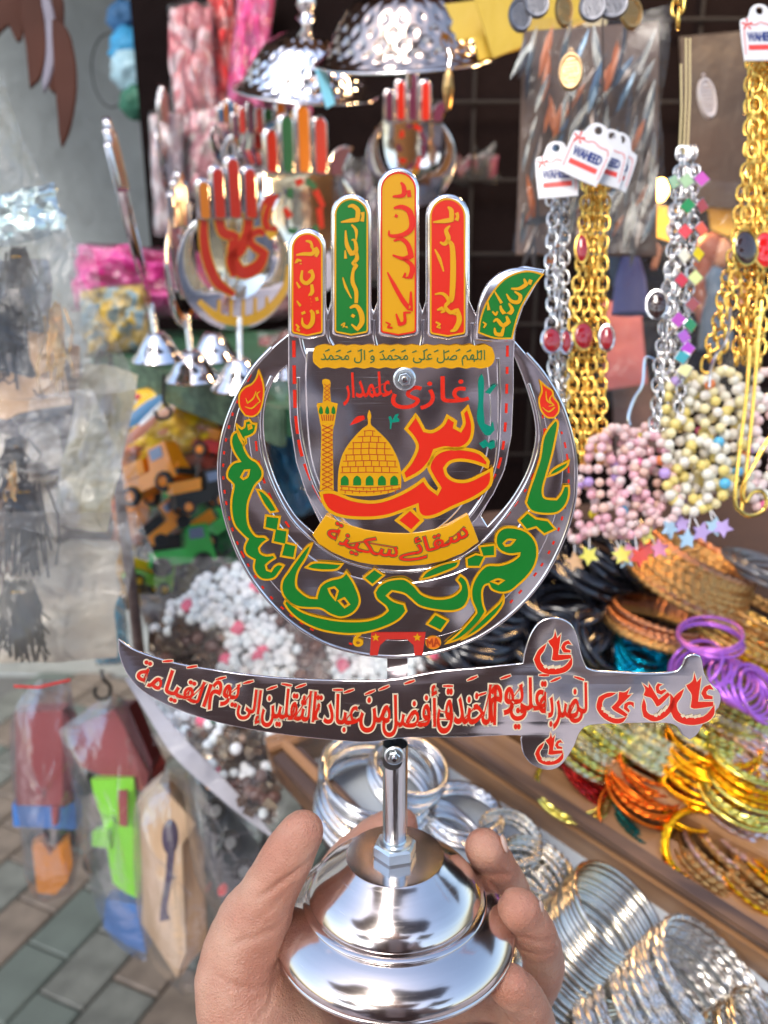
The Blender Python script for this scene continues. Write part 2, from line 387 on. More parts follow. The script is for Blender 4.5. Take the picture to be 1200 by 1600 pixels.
# ================================================================== LARGE STRUCTURE
def pavers():
    base = MB(); base.add([(-12, -14, 0), (12, -14, 0), (12, 12, 0), (-12, 12, 0)], [(0, 1, 2, 3)])
    g = struct('ground', base, mat('paver_joint', (.10, .10, .095), .9, 0, .5, 120), False)
    st = MB(); st.add([(-12, -14, .004), (12, -14, .004), (12, .25, .004), (-12, .25, .004)], [(0, 1, 2, 3)]); struct('street', st, mat('street_pale', (.40, .34, .33), .8, 0, .4, 20, .35, 1.5), False)  # unseen ground, coloured pale to brighten the steel's reflections
    cols = [mat('paver_grey', (.125, .13, .115), .5, 0, .5, 90, .38, 22), mat('paver_brown', (.15, .12, .095), .5, 0, .5, 90, .38, 22), mat('paver_green_grey', (.10, .12, .105), .5, 0, .5, 160, .2, 14)]
    mes = []
    for m in cols:
        b = MB(); sx, sy, h, c = .0485, .0735, .012, .0035
        b.add([(-sx, -sy, 0), (sx, -sy, 0), (sx, sy, 0), (-sx, sy, 0), (-sx, -sy, h-c), (sx, -sy, h-c), (sx, sy, h-c), (-sx, sy, h-c),
               (-sx+c, -sy+c, h), (sx-c, -sy+c, h), (sx-c, sy-c, h), (-sx+c, sy-c, h)],
              [(0, 1, 5, 4), (1, 2, 6, 5), (2, 3, 7, 6), (3, 0, 4, 7), (4, 5, 9, 8), (5, 6, 10, 9), (6, 7, 11, 10), (7, 4, 8, 11), (8, 9, 10, 11)])
        me = b.mesh('paver'); me.materials.append(m); mes.append(me)
    A = Matrix.Rotation(R(-24), 4, 'Z'); r = random.Random(3); n = 0
    Ai = A.inverted()
    for i in range(-28, 24):
        for j in range(-8, 34):
            p = A @ Vector((i*.1015 + .02, (j + (i % 2)*.5)*.152, .0))
            if not (-1.05 < p.x < .1 and .75 < p.y < 2.3) or p.x < -.95*p.y*.62: continue
            me = mes[r.choice((0, 0, 1, 1, 2))]
            inst('paver', me, g, WM[g.name].inverted() @ (Matrix.Translation(p+Vector((0, 0, .001+r.uniform(0, .002)))) @ A @ Matrix.Rotation(r.uniform(-.012, .012), 4, 'X'))); n += 1
pavers()
CONC = mat('concrete', (.30, .325, .325), .85, 0, .6, 30, .28, 3.5)
mb = MB(); mb.box(Matrix.Translation((-.3, 2.35, 1.6)), 6, .12, 3.3)
wall = struct('back_wall', mb, CONC)
for zz in (.55, 2.06):          # cast panels' joints as raised bands
    b = MB(); b.box(Matrix.Translation((-1.2, 2.283, zz)), 3.6, .02, .035); part('joint_band', b, mat('concrete_band', (.36, .38, .38), .85, 0, .5, 40, .2, 6), wall)
mb = MB(); mb.box(Matrix.Translation((.6, 1.62, 2.2)) @ Matrix.Rotation(R(4), 4, 'X'), 3.6, 1.5, .03)
solo('awning', mb, mat('awning_cloth', (.16, .10, .07), .9, 0, .4, 20, .2, 5), 'brown cloth awning stretched over the stall', 'awning')
for i, (x, y, lx, ly, z, c, lab) in enumerate([(-1.3, -.75, 1.5, .75, 2.9, (.22, .17, .13), 'added tan cloth blocking sky over the lane, near left'), (.75, -.95, 1.7, .8, 3.0, (.12, .13, .18), 'added grey blue cloth blocking sky over the lane, near right'), (-.2, -2.0, 2.2, .8, 3.05, (.20, .10, .08), 'added rust cloth blocking sky over the middle of the lane'), (2.2, -2.2, 1.4, .9, 3.0, (.20, .18, .12), 'added khaki cloth blocking sky over the right of the lane'), (-2.4, -2.3, 1.3, 1.0, 2.9, (.10, .12, .12), 'added dark cloth blocking sky over the left of the lane'), (-1.0, -3.4, 1.8, .8, 2.9, (.26, .2, .14), 'added brown cloth blocking sky over the far left side'), (1.3, -3.5, 2.0, .7, 3.0, (.15, .10, .14), 'added plum cloth blocking sky over the far right side')]):  # unseen cloths added to break up the sky reflected in the steel
    vs = [Vector((x+lx*(k/10-.5), y+ly*(q_-.5)+.05*sin(k+i), z-.16*sin(pi*k/10)+.03*sin(k*1.7+i))) for k in range(11) for q_ in (0, 1)]
    solo('unseen_shade_cloth', MB().add(vs, [(2*k, 2*k+2, 2*k+3, 2*k+1) for k in range(10)]), mat('unseen_shade_cloth%d' % i, c, .9, 0, .3, 20, .2), lab, 'added shade cloth')
# street side, behind the viewer
for i, (x, wd, h, c) in enumerate([(-4.2, 3.4, 2.2, (.62, .56, .54)), (-.6, 3.6, 2.3, (.56, .48, .50)), (3.2, 3.6, 2.2, (.62, .56, .52))]):
    t = thing('shop_front', ['low tan shop front across the street, to the left', 'dark brown shop front straight across the street', 'pale brown shop front across the street, to the right'][i], 'building', (x, -4.6, 0), 'shop fronts across the street')
    b = MB(); b.box(Matrix.Translation((x, -4.8, h/2)), wd, .4, h); part('wall', b, mat('shop_wall%d' % i, c, .8, 0, .3, 12, .3, 2), t)
    b = MB(); b.box(Matrix.Translation((x, -4.56, .9)), wd*.62, .06, 1.6); part('shutter', b, mat('shutter_grey%d' % i, [(.42, .32, .28), (.46, .38, .44), (.32, .3, .34)][i], .6, 0, .2, 10, .3, 1.5), t)
    b = MB(); b.box(Matrix.Translation((x, -4.2, 2.05)) @ Matrix.Rotation(R(12), 4, 'X'), wd*.8, .8, .04); part('canopy', b, mat('canopy%d' % i, [(.30, .05, .04), (.08, .07, .16), (.35, .2, .06)][i], .8), t)

# ================================================================== THE HELD EMBLEM
D0 = .33; TL = R(5)
EO = W(617, 1335, D0)
EM = frame(EO, (1, 0, 0), (0, sin(TL), cos(TL)))
em = thing('alam_stand', 'polished steel hand emblem with crescent and sword on domed base, held up in the middle', 'religious emblem', EM)
ES = Sheet(EM); s = S(D0)
# --- dome base, axis = local Y
A = Matrix.Rotation(-pi/2, 4, 'X')
prof = [(0, 0), (70, 0), (75, -1.5), (78, -5), (84, -14), (97, -32), (112, -52), (124, -72), (131, -90), (134, -100), (133, -104), (130, -107), (131, -110), (139, -114), (143, -119), (142, -123), (139, -125), (141, -128), (153, -138), (168, -154), (180, -172), (187, -188), (189, -200), (188, -206), (186, -209), (188, -213), (188, -219), (184, -223), (178, -220)]
q = cr([(r, h) for r, h in prof], 3, False, 70)
base = MB().lathe([(max(0, r)*s*(1+.015*min(1, -h/90)), h*s*.64) for r, h in q], A, 96)
part('domed_base', base, SPUN, em, world=False, smooth=60, weld=1e-6)
part('base_bottom', MB().lathe([(0, -138*s), (176*s, -140*s)], A, 64), ZINC, em, world=False, smooth=60)
def hexa(r, h, z0, ch=.12):
    vs = []; 
    for rr, z in ((r*(1-ch), z0), (r, z0+h*.15), (r, z0+h*.85), (r*(1-ch), z0+h)):
        vs += [(rr*cos(pi/3*k+.25), rr*sin(pi/3*k+.25), z) for k in range(6)]
    fs = [(i*6+k, i*6+(k+1) % 6, (i+1)*6+(k+1) % 6, (i+1)*6+k) for i in range(3) for k in range(6)]+[tuple(range(18, 24)), tuple(range(6))[::-1]]
    return vs, fs
v, f = hexa(34*s, 22*s, 0); mb = MB(); mb.add([A @ Vector(p) for p in v], f)
part('nut', mb, ZINC, em, world=False, smooth=25)
part('nut_washer', MB().lathe([(19*s, 22*s), (26*s, 22*s), (25*s, 25*s), (19*s, 26*s)], A, 32), ZINC, em, world=False, smooth=30)
# --- rod; its upper end is cut to a flat tongue behind the sword
mb = MB().lathe([(0, 0), (19*s, 0), (19*s, 160*s), (19*s, 160.1*s), (19*s, 192*s)], A @ Matrix.Translation((0, .0002, 0)), 40)
part('rod', mb, ALU, em, world=False, smooth=40)
RZ = 19*s
part('rod_slot', MB().lathe([(0, 0), (15*s, 0), (15*s, .0004), (0, .0004)], Matrix.Translation((*ES.loc(613, 1190, RZ), RZ-.0006)) , 28), mat('slot_dark', (.12, .11, .11), .4, .8), em, world=False)
def bolt(px, py, z, r, parent=em):
    x, y = ES.loc(px, py, z); M = Matrix.Translation((x, y, z))
    b = MB().lathe([(0, 0), (r, 0), (r, r*.15), (r*.86, r*.25), (r*.62, r*.27)], M, 28); o = part('washer', b, ZINC, parent, world=False, smooth=30)
    v, f = hexa(r*.6, r*.4, r*.2); part('bolt_head', MB().add([M @ Vector(p) for p in v], f), ZINC, parent, world=False, smooth=25)
    part('bolt_tip', MB().lathe([(r*.3, r*.55), (r*.28, r*.8), (r*.2, r*.95), (0, r*.97)], M, 16), SILV, parent, world=False, smooth=40)
bolt(616, 1180, RZ, 15*s)
# --- sword
T5 = lambda l: [(x/2.449+170, y/2.449+960) for x, y in l]
T6 = lambda l: [(x/2.4+640, y/2.4+960) for x, y in l]
ZS = RZ-.0004
top = T5([(35, 93), (110, 140), (250, 185), (420, 215), (600, 238), (800, 250), (1060, 252)])+T6([(100, 215), (280, 198), (425, 183)])
hilt = T6([(432, 140), (455, 72), (490, 27), (540, 12), (590, 25), (622, 62), (645, 150), (665, 200), (700, 211), (780, 216), (900, 221), (990, 215), (1020, 195), (1037, 160), (1070, 150), (1095, 165), (1106, 220), (1130, 260), (1166, 300), (1160, 350), (1110, 400), (1080, 450), (1050, 472), (1020, 450), (1000, 420), (950, 408), (800, 410), (680, 416), (640, 442), (615, 500), (570, 565), (520, 585), (460, 565), (425, 520), (416, 472), (400, 455), (200, 462), (0, 463)])
bot = T5([(1000, 490), (900, 486), (700, 466), (480, 430), (300, 380), (150, 310), (75, 240), (40, 160)])
sw = [p for p in cr(top+hilt+bot, 4)]
swp = plate('sword_plate', ES.L(sw, ZS), [], .0011, .00045, STEEL2, em, ZS-.0011)
WZ = ZS+.00016
words = [('لى', 889, 917, 1064, 1132, 0), ('ضربة', 843, 905, 1062, 1141, 0), ('علي', 797, 852, 1056, 1142, 0), ('يوم', 765, 818, 1066, 1132, 0), ('الخندق', 684, 775, 1066, 1150, 2), ('أفضل', 598, 682, 1068, 1154, 0), ('من', 563, 610, 1088, 1148, 4), ('عبادة', 492, 562, 1082, 1146, 3), ('الثقلين', 410, 492, 1074, 1142, 6), ('إلى', 372, 408, 1074, 1132, 8), ('يوم', 328, 372, 1062, 1116, 12), ('القيامة', 212, 328, 1046, 1098, 20)]
for t, x0, x1, y0, y1, rt in words:
    lettering('lettering', ES, t, boxmap(x0, x1, y0+3, y1-3, rt), RED, WZ, em, bold=.0004, out=CREAM, ow=.0005)
for x, y, a in [(600, 1075, -25), (640, 1066, -20), (700, 1072, 0), (738, 1060, -25), (752, 1085, -20), (790, 1058, -20), (868, 1062, -25), (545, 1080, -20), (528, 1078, 0), (578, 1082, -25), (470, 1072, -20), (448, 1070, 10), (425, 1075, -20), (388, 1066, -15), (345, 1060, -15), (300, 1042, -10), (262, 1033, -5), (850, 1055, 0), (905, 1060, 20)]:
    ll = stroke([(x-8, y+8*-math.sin(R(a))), (x, y), (x+8, y+8*math.sin(R(a)))], [2, 4, 2.5]); art('vowel_mark', ES, ll, [], RED, WZ, em, CREAM, 2.2, smooth=False, oz=WZ-.00005)
bowl = [(460, 168), (478, 132), (508, 108), (498, 135), (484, 158), (492, 185), (522, 200), (570, 196), (604, 160), (602, 192), (575, 216), (525, 224), (480, 208)]
flame = [(540, 58), (548, 88), (562, 72), (556, 118), (552, 150), (600, 150), (600, 164), (545, 172), (528, 168), (532, 130), (520, 110), (514, 98), (534, 84)]
ayn = [(602, 112), (590, 96), (572, 104), (562, 124), (572, 142), (598, 142), (598, 133), (580, 128), (578, 118), (586, 110)]
def ali(cx, cy, sc_, rot):
    c, s_ = cos(R(rot)), sin(R(rot))
    for l in (bowl, flame, ayn):
        q = [((x-532)*sc_/2.4, (y-145)*sc_/2.4) for x, y in l]; q = [(cx+a*c-b*s_, cy+a*s_+b*c) for a, b in q]
        art('flame_emblem', ES, q, [], RED, WZ, em, CREAM, 2.6, oz=WZ-.00004)
    for k in range(5): 
        a, b = (-30+k*13)*sc_/2.4, (50+3*(k % 2))*sc_/2.4
        art('small_script', ES, [(cx+(a+u)*c-(b+v_)*s_, cy+(a+u)*s_+(b+v_)*c) for u, v_ in ((-3, -1), (3, -3), (4, 1), (0, 3))], [], CREAM, WZ+.00004, em, smooth=False)
ali(864, 1021, 1, 0); ali(858, 1171, .74, 0); ali(1081, 1094, 1.18, 0); ali(962, 1099, .9, 38); ali(1022, 1096, .92, -38)
# --- stub joining sword and crescent
part('bracket', MB().box(Matrix.Translation((*ES.loc(621, 1044, 0), -.0024)), 30*s, 74*s, .002), STEEL2, em, world=False, smooth=False)
# --- crescent
T1 = lambda l: [(x/2.727+430, y/2.727+250) for x, y in l]
T2 = lambda l: [(x/2.727+430, y/2.727+560) for x, y in l]
T3 = lambda l: [(x/3.75+330, y/3.75+600) for x, y in l]
T4 = lambda l: [(x/3.556+600, y/3.556+580) for x, y in l]
T8 = lambda l: [(x/3.75+100, y/3.75+550) for x, y in l]
CZ = .0004; CT = .0011; CF = CZ
outerc = [(452, 520), (425, 543), (398, 572), (376, 608), (358, 648), (346, 690), (342, 735), (347, 785), (360, 835), (382, 885), (413, 930), (455, 972), (505, 1003), (560, 1020), (620, 1026), (685, 1018), (745, 996), (800, 958), (845, 908), (877, 850), (896, 790), (900, 735), (895, 690), (882, 645), (866, 610), (845, 578), (822, 552), (803, 530), (780, 545), (760, 600), (740, 700), (500, 700), (480, 600), (466, 545)]
cutl = [(447, 572), (430, 590), (417, 622), (412, 660), (417, 707), (434, 757), (460, 803), (491, 833), (502, 822), (480, 776), (463, 722), (453, 660), (450, 610)]
cutr = [(803, 556), (820, 600), (834, 650), (836, 690), (823, 737), (797, 782), (762, 822), (752, 806), (773, 768), (789, 735), (797, 690), (800, 630), (801, 580)]
cres = plate('crescent_plate', ES.L(cr(outerc, 4), CF), [ES.L(cr(cutl, 4), CF), ES.L(cr(cutr, 4), CF)], CT, .0005, STEEL2, em, CF-CT)
# raised rim beads along the crescent, inside and out
def bead_line(name, pts, r, z, m=STEEL, closed=False, k=5):
    l = ES.L(cr(pts, k, closed), z); part(name, MB().tube([(x, y, z) for x, y in l], r, 8, closed), m, em, world=False, smooth=60)
bead_line('rim_bead', outerc[1:27], .0007, CF-.0002)
bead_line('rim_bead', [(424, 588), (410, 622), (405, 660), (410, 710), (428, 762), (455, 810), (490, 845), (535, 875), (590, 890), (640, 893), (700, 880), (750, 850), (790, 805), (825, 750), (843, 695), (840, 645), (826, 600)], .0006, CF-.0001)
def inset(pts, cx, cy, k): return [(cx+(x-cx)*k, cy+(y-cy)*k) for x, y in pts]
ridge = plate('crescent_boss', ES.L(cr([(392, 600), (372, 640), (362, 690), (360, 740), (368, 800), (392, 862), (432, 920), (490, 968), (555, 994), (622, 1002), (690, 994), (750, 968), (805, 920), (845, 862), (870, 800), (880, 740), (877, 690), (866, 645), (850, 612), (848, 640), (856, 690), (850, 740), (825, 800), (790, 845), (740, 882), (690, 902), (622, 912), (560, 903), (500, 880), (450, 835), (415, 780), (395, 720), (388, 660), (394, 625)], 4), CF+.0004), [], .0008, .00039, STEEL2, em, CF-.0004)
CZ2 = CF+.00046
def dashes(pts, n, wd, z, col=RED, duty=.62):
    q = cr(pts, 12, False); L = [0]
    for i in range(1, len(q)): L.append(L[-1]+hypot(q[i][0]-q[i-1][0], q[i][1]-q[i-1][1]))
    mb = MB(); tot = L[-1]
    for k in range(n):
        a, b = tot*k/n, tot*(k+duty)/n; seg = [q[i] for i in range(len(q)) if a <= L[i] <= b]
        if len(seg) < 2: continue
        rv, rf = ribbon(ES.L(seg, z), wd*s*.9, False); mb.add([(x, y, z) for x, y in rv], rf)
    return part('dash_line', mb, col, em, world=False, smooth=False)
dashes([(392, 585), (366, 640), (351, 700), (350, 760), (364, 830), (392, 890), (430, 940), (490, 985), (560, 1010)], 26, 3, CF+.00012)
dashes([(407, 610), (399, 660), (404, 720), (424, 780), (460, 835)], 9, 3.5, CF+.00012)
dashes([(846, 600), (868, 650), (884, 700), (888, 760), (872, 830), (842, 890), (790, 950)], 20, 3, CF+.00012)
dashes([(843, 620), (851, 680), (835, 740), (800, 795), (765, 835)], 10, 4, CF+.00012)
# --- hand plate
HZ = .0016
fing = [(450, 508, 357, 56), (517, 577, 303, 60), (590, 655, 262, 66), (665, 734, 302, 66)]
ho = [(450, 560)]
for (x0, x1, yt, wd) in fing:
    r = (x1-x0)/2; cx = (x0+x1)/2
    if ho[-1][0] < x0: pass
    ho += [(x0, 470)] + [(cx-r*cos(pi*k/10), yt+r-r*sin(pi*k/10)) for k in range(0, 11)] + [(x1, 470)]
    nxt = {508: 512.5, 577: 583.5, 655: 660, 734: 744}[x1]
    ho += [(nxt, 486 if x1 != 734 else 492)]
ho += [(752, 462), (768, 438), (790, 422), (820, 415), (853, 421), (838, 446), (818, 480), (806, 515), (803, 560), (803, 610), (800, 680), (789, 735), (772, 772), (745, 812), (700, 855), (655, 876), (600, 876), (545, 855), (505, 815), (478, 772), (462, 722), (453, 660), (450, 600)]
hand = plate('hand_plate', ES.L(ho, HZ), [], .0012, .0005, STEEL2, em, HZ-.0012)
# raised palm and fingers, pressed out of the sheet
palm = [(478, 545), (760, 545), (766, 600), (768, 660), (760, 720), (742, 760), (715, 800), (680, 830), (640, 846), (595, 846), (555, 830), (520, 796), (497, 755), (484, 710), (478, 650), (476, 590)]
PZ = HZ+.0009
plate('raised_palm', ES.L(cr(palm, 4), PZ), [], .0016, .0008, STEEL2, em, PZ-.0016, res=4)
def pill(x0, x1, yt, yb, rb=8):
    r = (x1-x0)/2; cx = (x0+x1)/2
    l = [(cx-r*cos(pi*k/14), yt+r-r*sin(pi*k/14)) for k in range(15)]
    l += [(x1-rb*.3*(1-cos(0)), yb-rb)]+[(x1-rb+rb*cos(pi/2*k/4), yb-rb+rb*sin(pi/2*k/4)) for k in range(5)]+[(cx, yb+4)]+[(x0+rb-rb*sin(pi/2*k/4), yb-rb+rb*cos(pi/2*k/4)) for k in range(5)]
    return l
FZ = HZ+.0022
dec = [(456, 504, 363, 521, RED, YEL), (523, 575, 309, 520, GREEN, YEL), (595, 650, 268, 520, YEL, RED), (672, 727, 309, 522, RED, YEL)]
for x0, x1, yt, yb, mm, oc in dec:
    plate('raised_finger', ES.L(pill(x0-5.5, x1+5.5, yt-7, yb+6), FZ), [], .0024, .00125, STEEL2, em, FZ-.0024, res=4)
    art('finger_panel', ES, pill(x0+1, x1-1, yt+2, yb-1, 4), [], mm, FZ+.0001, em, oc, 2.6, smooth=False)
thl = [(748, 528), (749, 505), (752, 478), (762, 452), (782, 432), (808, 423), (846, 426), (832, 446), (813, 478), (802, 512), (800, 530), (775, 530)]
plate('raised_thumb', ES.L(cr([(743, 532), (744, 500), (748, 474), (759, 447), (778, 428), (806, 418), (850, 422), (835, 448), (817, 480), (807, 512), (805, 533), (775, 535)], 4), FZ), [], .0024, .0011, STEEL2, em, FZ-.0024, res=4)
art('finger_panel', ES, T1([(867, 735), (875, 680), (895, 620), (930, 560), (975, 510), (1030, 482), (1085, 474), (1140, 488), (1095, 545), (1050, 620), (1025, 690), (1008, 760), (935, 758)]), [], GREEN, FZ+.0001, em, YEL, 2.6)
LZ = FZ+.0003
def fstroke(T, col, strokes):
    for pts, wd in strokes: art('lettering', ES, stroke([p for p in T(pts)], [q/2.727*1.45 for q in wd]), [], col, LZ, em, smooth=False)
# ya husayn (red finger)
fstroke(T1, YEL, [([(90, 405), (120, 400), (155, 400), (165, 385), (150, 365)], [5, 10, 12, 10, 4]), ([(172, 372), (180, 392), (172, 412)], [9, 12, 9]),
 ([(130, 345), (150, 350), (160, 372)], [5, 9, 5]), ([(112, 430), (95, 425), (88, 440), (100, 448), (112, 440)], [5, 8, 8, 7, 4]), ([(115, 470), (112, 510), (135, 525), (160, 500), (155, 470), (140, 480)], [6, 10, 12, 12, 8, 4]),
 ([(155, 530), (158, 560), (145, 580), (160, 590), (145, 605), (162, 618), (145, 635)], [8, 12, 8, 12, 8, 12, 8]), ([(150, 640), (160, 655), (158, 690), (140, 712), (118, 700), (115, 672)], [8, 12, 14, 12, 9, 4]), ([(175, 585), (180, 600)], [9, 9]), ([(178, 640), (182, 655)], [9, 9]),
 ([(90, 520), (105, 545)], [4, 8]), ([(92, 600), (108, 622)], [4, 8]), ([(88, 700), (100, 712), (92, 722), (105, 728)], [5, 7, 5, 7]), ([(112, 655), (128, 648)], [8, 8])])
# ya hasan (green finger)
fstroke(T1, YEL, [([(280, 265), (320, 258), (350, 255), (352, 215), (330, 195), (310, 200)], [4, 12, 14, 14, 12, 5]), ([(372, 222), (374, 240), (370, 262)], [12, 8, 12]), ([(325, 275), (345, 300), (345, 340)], [5, 10, 4]),
 ([(300, 300), (305, 360), (325, 400), (345, 385), (340, 345), (325, 340)], [4, 12, 14, 12, 9, 4]), ([(345, 390), (348, 420), (330, 440), (345, 450), (332, 475), (330, 520), (345, 560), (345, 610)], [8, 13, 9, 13, 9, 12, 12, 10]),
 ([(288, 500), (300, 540), (325, 590)], [3, 8, 3]), ([(318, 630), (345, 622), (365, 650), (370, 690), (350, 722), (325, 700)], [6, 12, 15, 15, 11, 4]), ([(325, 660), (338, 668)], [9, 9]), ([(280, 705), (295, 695), (290, 715), (308, 712)], [4, 6, 5, 7]), ([(298, 385), (300, 420)], [4, 9])])
# ya fatima (yellow finger, red letters)
fstroke(T1, RED, [([(500, 155), (545, 150), (548, 115), (535, 95)], [5, 14, 14, 6]), ([(568, 128), (572, 158)], [12, 12]), ([(505, 205), (540, 200), (575, 225), (580, 290), (540, 320), (490, 322), (485, 300)], [6, 14, 18, 16, 14, 9, 4]), ([(510, 235), (522, 242)], [10, 8]),
 ([(505, 345), (535, 335), (565, 360), (580, 410), (545, 420), (500, 405)], [5, 12, 14, 17, 12, 5]), ([(545, 420), (582, 450), (575, 500), (545, 510), (555, 480)], [8, 14, 15, 11, 5]), ([(478, 478), (505, 530), (545, 600), (578, 640), (578, 560)], [4, 12, 14, 14, 6]), ([(515, 655), (530, 700), (552, 690), (550, 650), (578, 650)], [5, 12, 10, 8, 4]), ([(470, 690), (490, 700), (478, 712), (500, 715)], [4, 6, 5, 6])])
# ya ali (red finger)
fstroke(T1, YEL, [([(672, 265), (720, 260), (752, 255), (750, 215), (735, 200)], [4, 13, 14, 14, 5]), ([(772, 225), (778, 240), (772, 258)], [12, 8, 12]), ([(702, 350), (722, 358), (738, 335), (728, 300), (745, 280)], [5, 11, 14, 12, 4]), ([(728, 345), (752, 360), (758, 430), (757, 520), (752, 590), (745, 605)], [7, 14, 17, 17, 15, 6]),
 ([(680, 572), (715, 570), (740, 600), (725, 625), (748, 650), (775, 640), (785, 680), (768, 720), (745, 730)], [4, 9, 12, 10, 12, 14, 16, 14, 4]), ([(680, 380), (700, 420), (718, 475)], [4, 10, 4]), ([(690, 640), (710, 630), (720, 645), (705, 650)], [5, 9, 8, 4]), ([(684, 690), (702, 700), (690, 712), (705, 715)], [5, 7, 5, 6])])
# ya muhammad (thumb)
fstroke(T1, YEL, [([(1005, 548), (1040, 548), (1070, 530), (1060, 505)], [5, 10, 12, 5]), ([(1090, 510), (1082, 530)], [11, 11]), ([(1020, 560), (1045, 580), (1035, 605), (1005, 600), (985, 570)], [5, 11, 12, 10, 4]), ([(995, 610), (1010, 640), (985, 665), (965, 640), (960, 620)], [5, 12, 13, 10, 5]),
 ([(985, 665), (995, 690), (970, 705), (945, 680), (930, 690)], [6, 13, 12, 10, 4]), ([(975, 710), (965, 745), (940, 740), (935, 715)], [6, 12, 11, 4]), ([(905, 600), (910, 640)], [4, 9]), ([(935, 560), (965, 610)], [4, 9]), ([(925, 645), (940, 660), (948, 645)], [5, 8, 5]), ([(885, 690), (898, 700), (888, 715)], [4, 6, 5])])
# --- blessing banner
bz = PZ+.0001
bn = [(x, y) for x, y in [(160, 840), (165, 805), (180, 790)]] + [(180+62*k+(31 if j else 0), 786 if j else 791) for k in range(12) for j in (0, 1)] + [(925, 800), (936, 840), (925, 870), (905, 885)] + [(905-62*k-(31 if j else 0), 889 if j else 883) for k in range(12) for j in (0, 1)] + [(165, 865)]
art('banner', ES, T1(bn), [], YEL, bz, em)
lettering('lettering', ES, 'اللهم صل على محمد و ال محمد', boxmap(501, 758, 547, 571, 0), DKGREEN, bz+.00012, em, bold=.00005)
for k in range(15): art('vowel_mark', ES, stroke([(508+k*17, 549+(k % 3)), (515+k*17, 546+(k % 3))], [1.5, 2.5]), [], DKGREEN, bz+.0001, em, smooth=False)
# --- palm lettering
lettering('lettering', ES, 'غازى', boxmap(612, 733, 588, 640, 2), RED, bz, em, bold=.0003)
lettering('lettering', ES, 'علمدار', boxmap(536, 612, 582, 632, -2), RED, bz, em, bold=.0003)
art('lettering', ES, T2([(318, 285), (345, 250), (378, 243), (383, 258), (350, 275)]), [], RED, bz, em)
for l in ([(880, 65), (865, 95), (866, 180), (860, 262), (890, 322), (915, 328), (935, 305), (928, 268), (918, 290), (893, 278), (887, 200), (890, 100)], [(893, 145), (920, 120), (947, 110), (915, 152)], [(868, 362), (895, 345), (908, 360), (935, 350), (937, 378), (918, 388), (903, 375), (885, 384)], [(482, 250), (492, 245), (500, 262), (512, 240), (528, 236), (520, 250), (530, 262), (528, 270), (498, 274), (494, 300), (488, 300), (488, 272)]):
    art('lettering', ES, T2(l), [], TEAL, bz, em)
az = bz+.0001
art('calligraphy', ES, T4([(175, 245), (122, 320), (165, 370), (185, 425), (150, 505), (103, 562), (118, 605), (200, 560), (255, 500), (280, 440), (340, 425), (400, 432), (450, 415), (485, 370), (492, 290), (465, 200), (435, 232), (445, 290), (425, 330), (392, 312), (398, 280), (352, 250), (325, 300), (270, 335), (225, 330), (190, 265)]), [], RED, az, em, YEL, 5)
art('calligraphy', ES, T2([(670, 500), (655, 460), (680, 412), (730, 387), (800, 385), (870, 402), (908, 440), (903, 462), (850, 442), (790, 433), (745, 442), (722, 468), (733, 500), (770, 522), (820, 522), (870, 500), (922, 472), (915, 540), (850, 592), (760, 632), (690, 667), (640, 677), (612, 660), (605, 625), (560, 642), (480, 670), (400, 680), (300, 675), (235, 652), (205, 612), (195, 573), (245, 570), (330, 602), (420, 612), (500, 592), (575, 555), (633, 515), (655, 548), (690, 575), (702, 552)]), [], RED, az, em, YEL, 5)
art('calligraphy', ES, T2([(575, 640), (627, 690), (580, 737), (518, 690)]), [], RED, az, em, YEL, 5, k=2)
# --- shrine dome and minaret
dome = [(741, 640), (742, 560), (750, 480), (775, 400), (825, 325), (885, 262), (915, 240), (918, 215), (915, 185), (926, 150), (938, 185), (934, 215), (938, 240), (965, 265), (1040, 340), (1090, 430), (1110, 500), (1114, 560), (1112, 612), (1040, 640), (940, 656), (840, 655)]
art('dome_print', ES, T3(dome), [], YEL, bz, em)
def hw(y):
    t = [(262, 30), (300, 72), (340, 108), (380, 135), (430, 158), (480, 172), (540, 182), (600, 184), (660, 180)]
    for (a, b), (c, d) in zip(t, t[1:]):
        if a <= y <= c: return b+(d-b)*(y-a)/(c-a)
    return 184
mb = MB()
def line(pl, wd=3, T=T3): rv, rf = ribbon(ES.L(T(pl), bz), wd*s/3.75*1.1, False); mb.add([(x, y, bz+.00008) for x, y in rv], rf)
rows = [272, 305, 340, 376, 412, 448, 482, 516]
for i, y in enumerate(rows):
    hh = hw(y)-8; line([(927-hh, y+4), (927, y), (927+hh, y+4)], 4)
    if i < len(rows)-1:
        n = int(hh*2/46)
        for k in range(n+1):
            x = 927-hh+(k+.5*(i % 2))*46+6
            if x < 927+hh-4: line([(x, y), (x, rows[i+1])], 4)
for y in (600, 622): line([(755, y-2), (850, y+6), (930, y+8), (1020, y+2), (1105, y-10)], 4)
for k in range(9): line([(765+k*42, 602), (765+k*42, 622)], 4); 
for k in range(8): line([(785+k*42, 622), (785+k*42, 640)], 4)
part('brick_lines', mb, BRN, em, world=False, smooth=False)
for x in (782, 855, 928, 1000, 1072):
    art('window_print', ES, T3([(x-23, 594), (x-23, 562), (x-14, 545), (x, 536), (x+14, 545), (x+23, 562), (x+23, 594)]), [], GREEN, bz+.0001, em, k=2)
mina = [(636, 624), (645, 300), (640, 240), (628, 175), (618, 125), (622, 112), (652, 110), (658, 20), (650, -5), (652, -25), (668, -30), (690, -25), (700, -8), (696, 30), (702, 105), (742, 115), (740, 130), (732, 175), (722, 240), (712, 300), (718, 622)]
art('minaret_print', ES, T3(mina), [], YEL, bz, em, k=2)
mb = MB(); n = 13
for k in range(n):
    y = 240+k*29
    line([(650, y), (712, y+29)], 4.5); line([(712, y), (650, y+29)], 4.5)
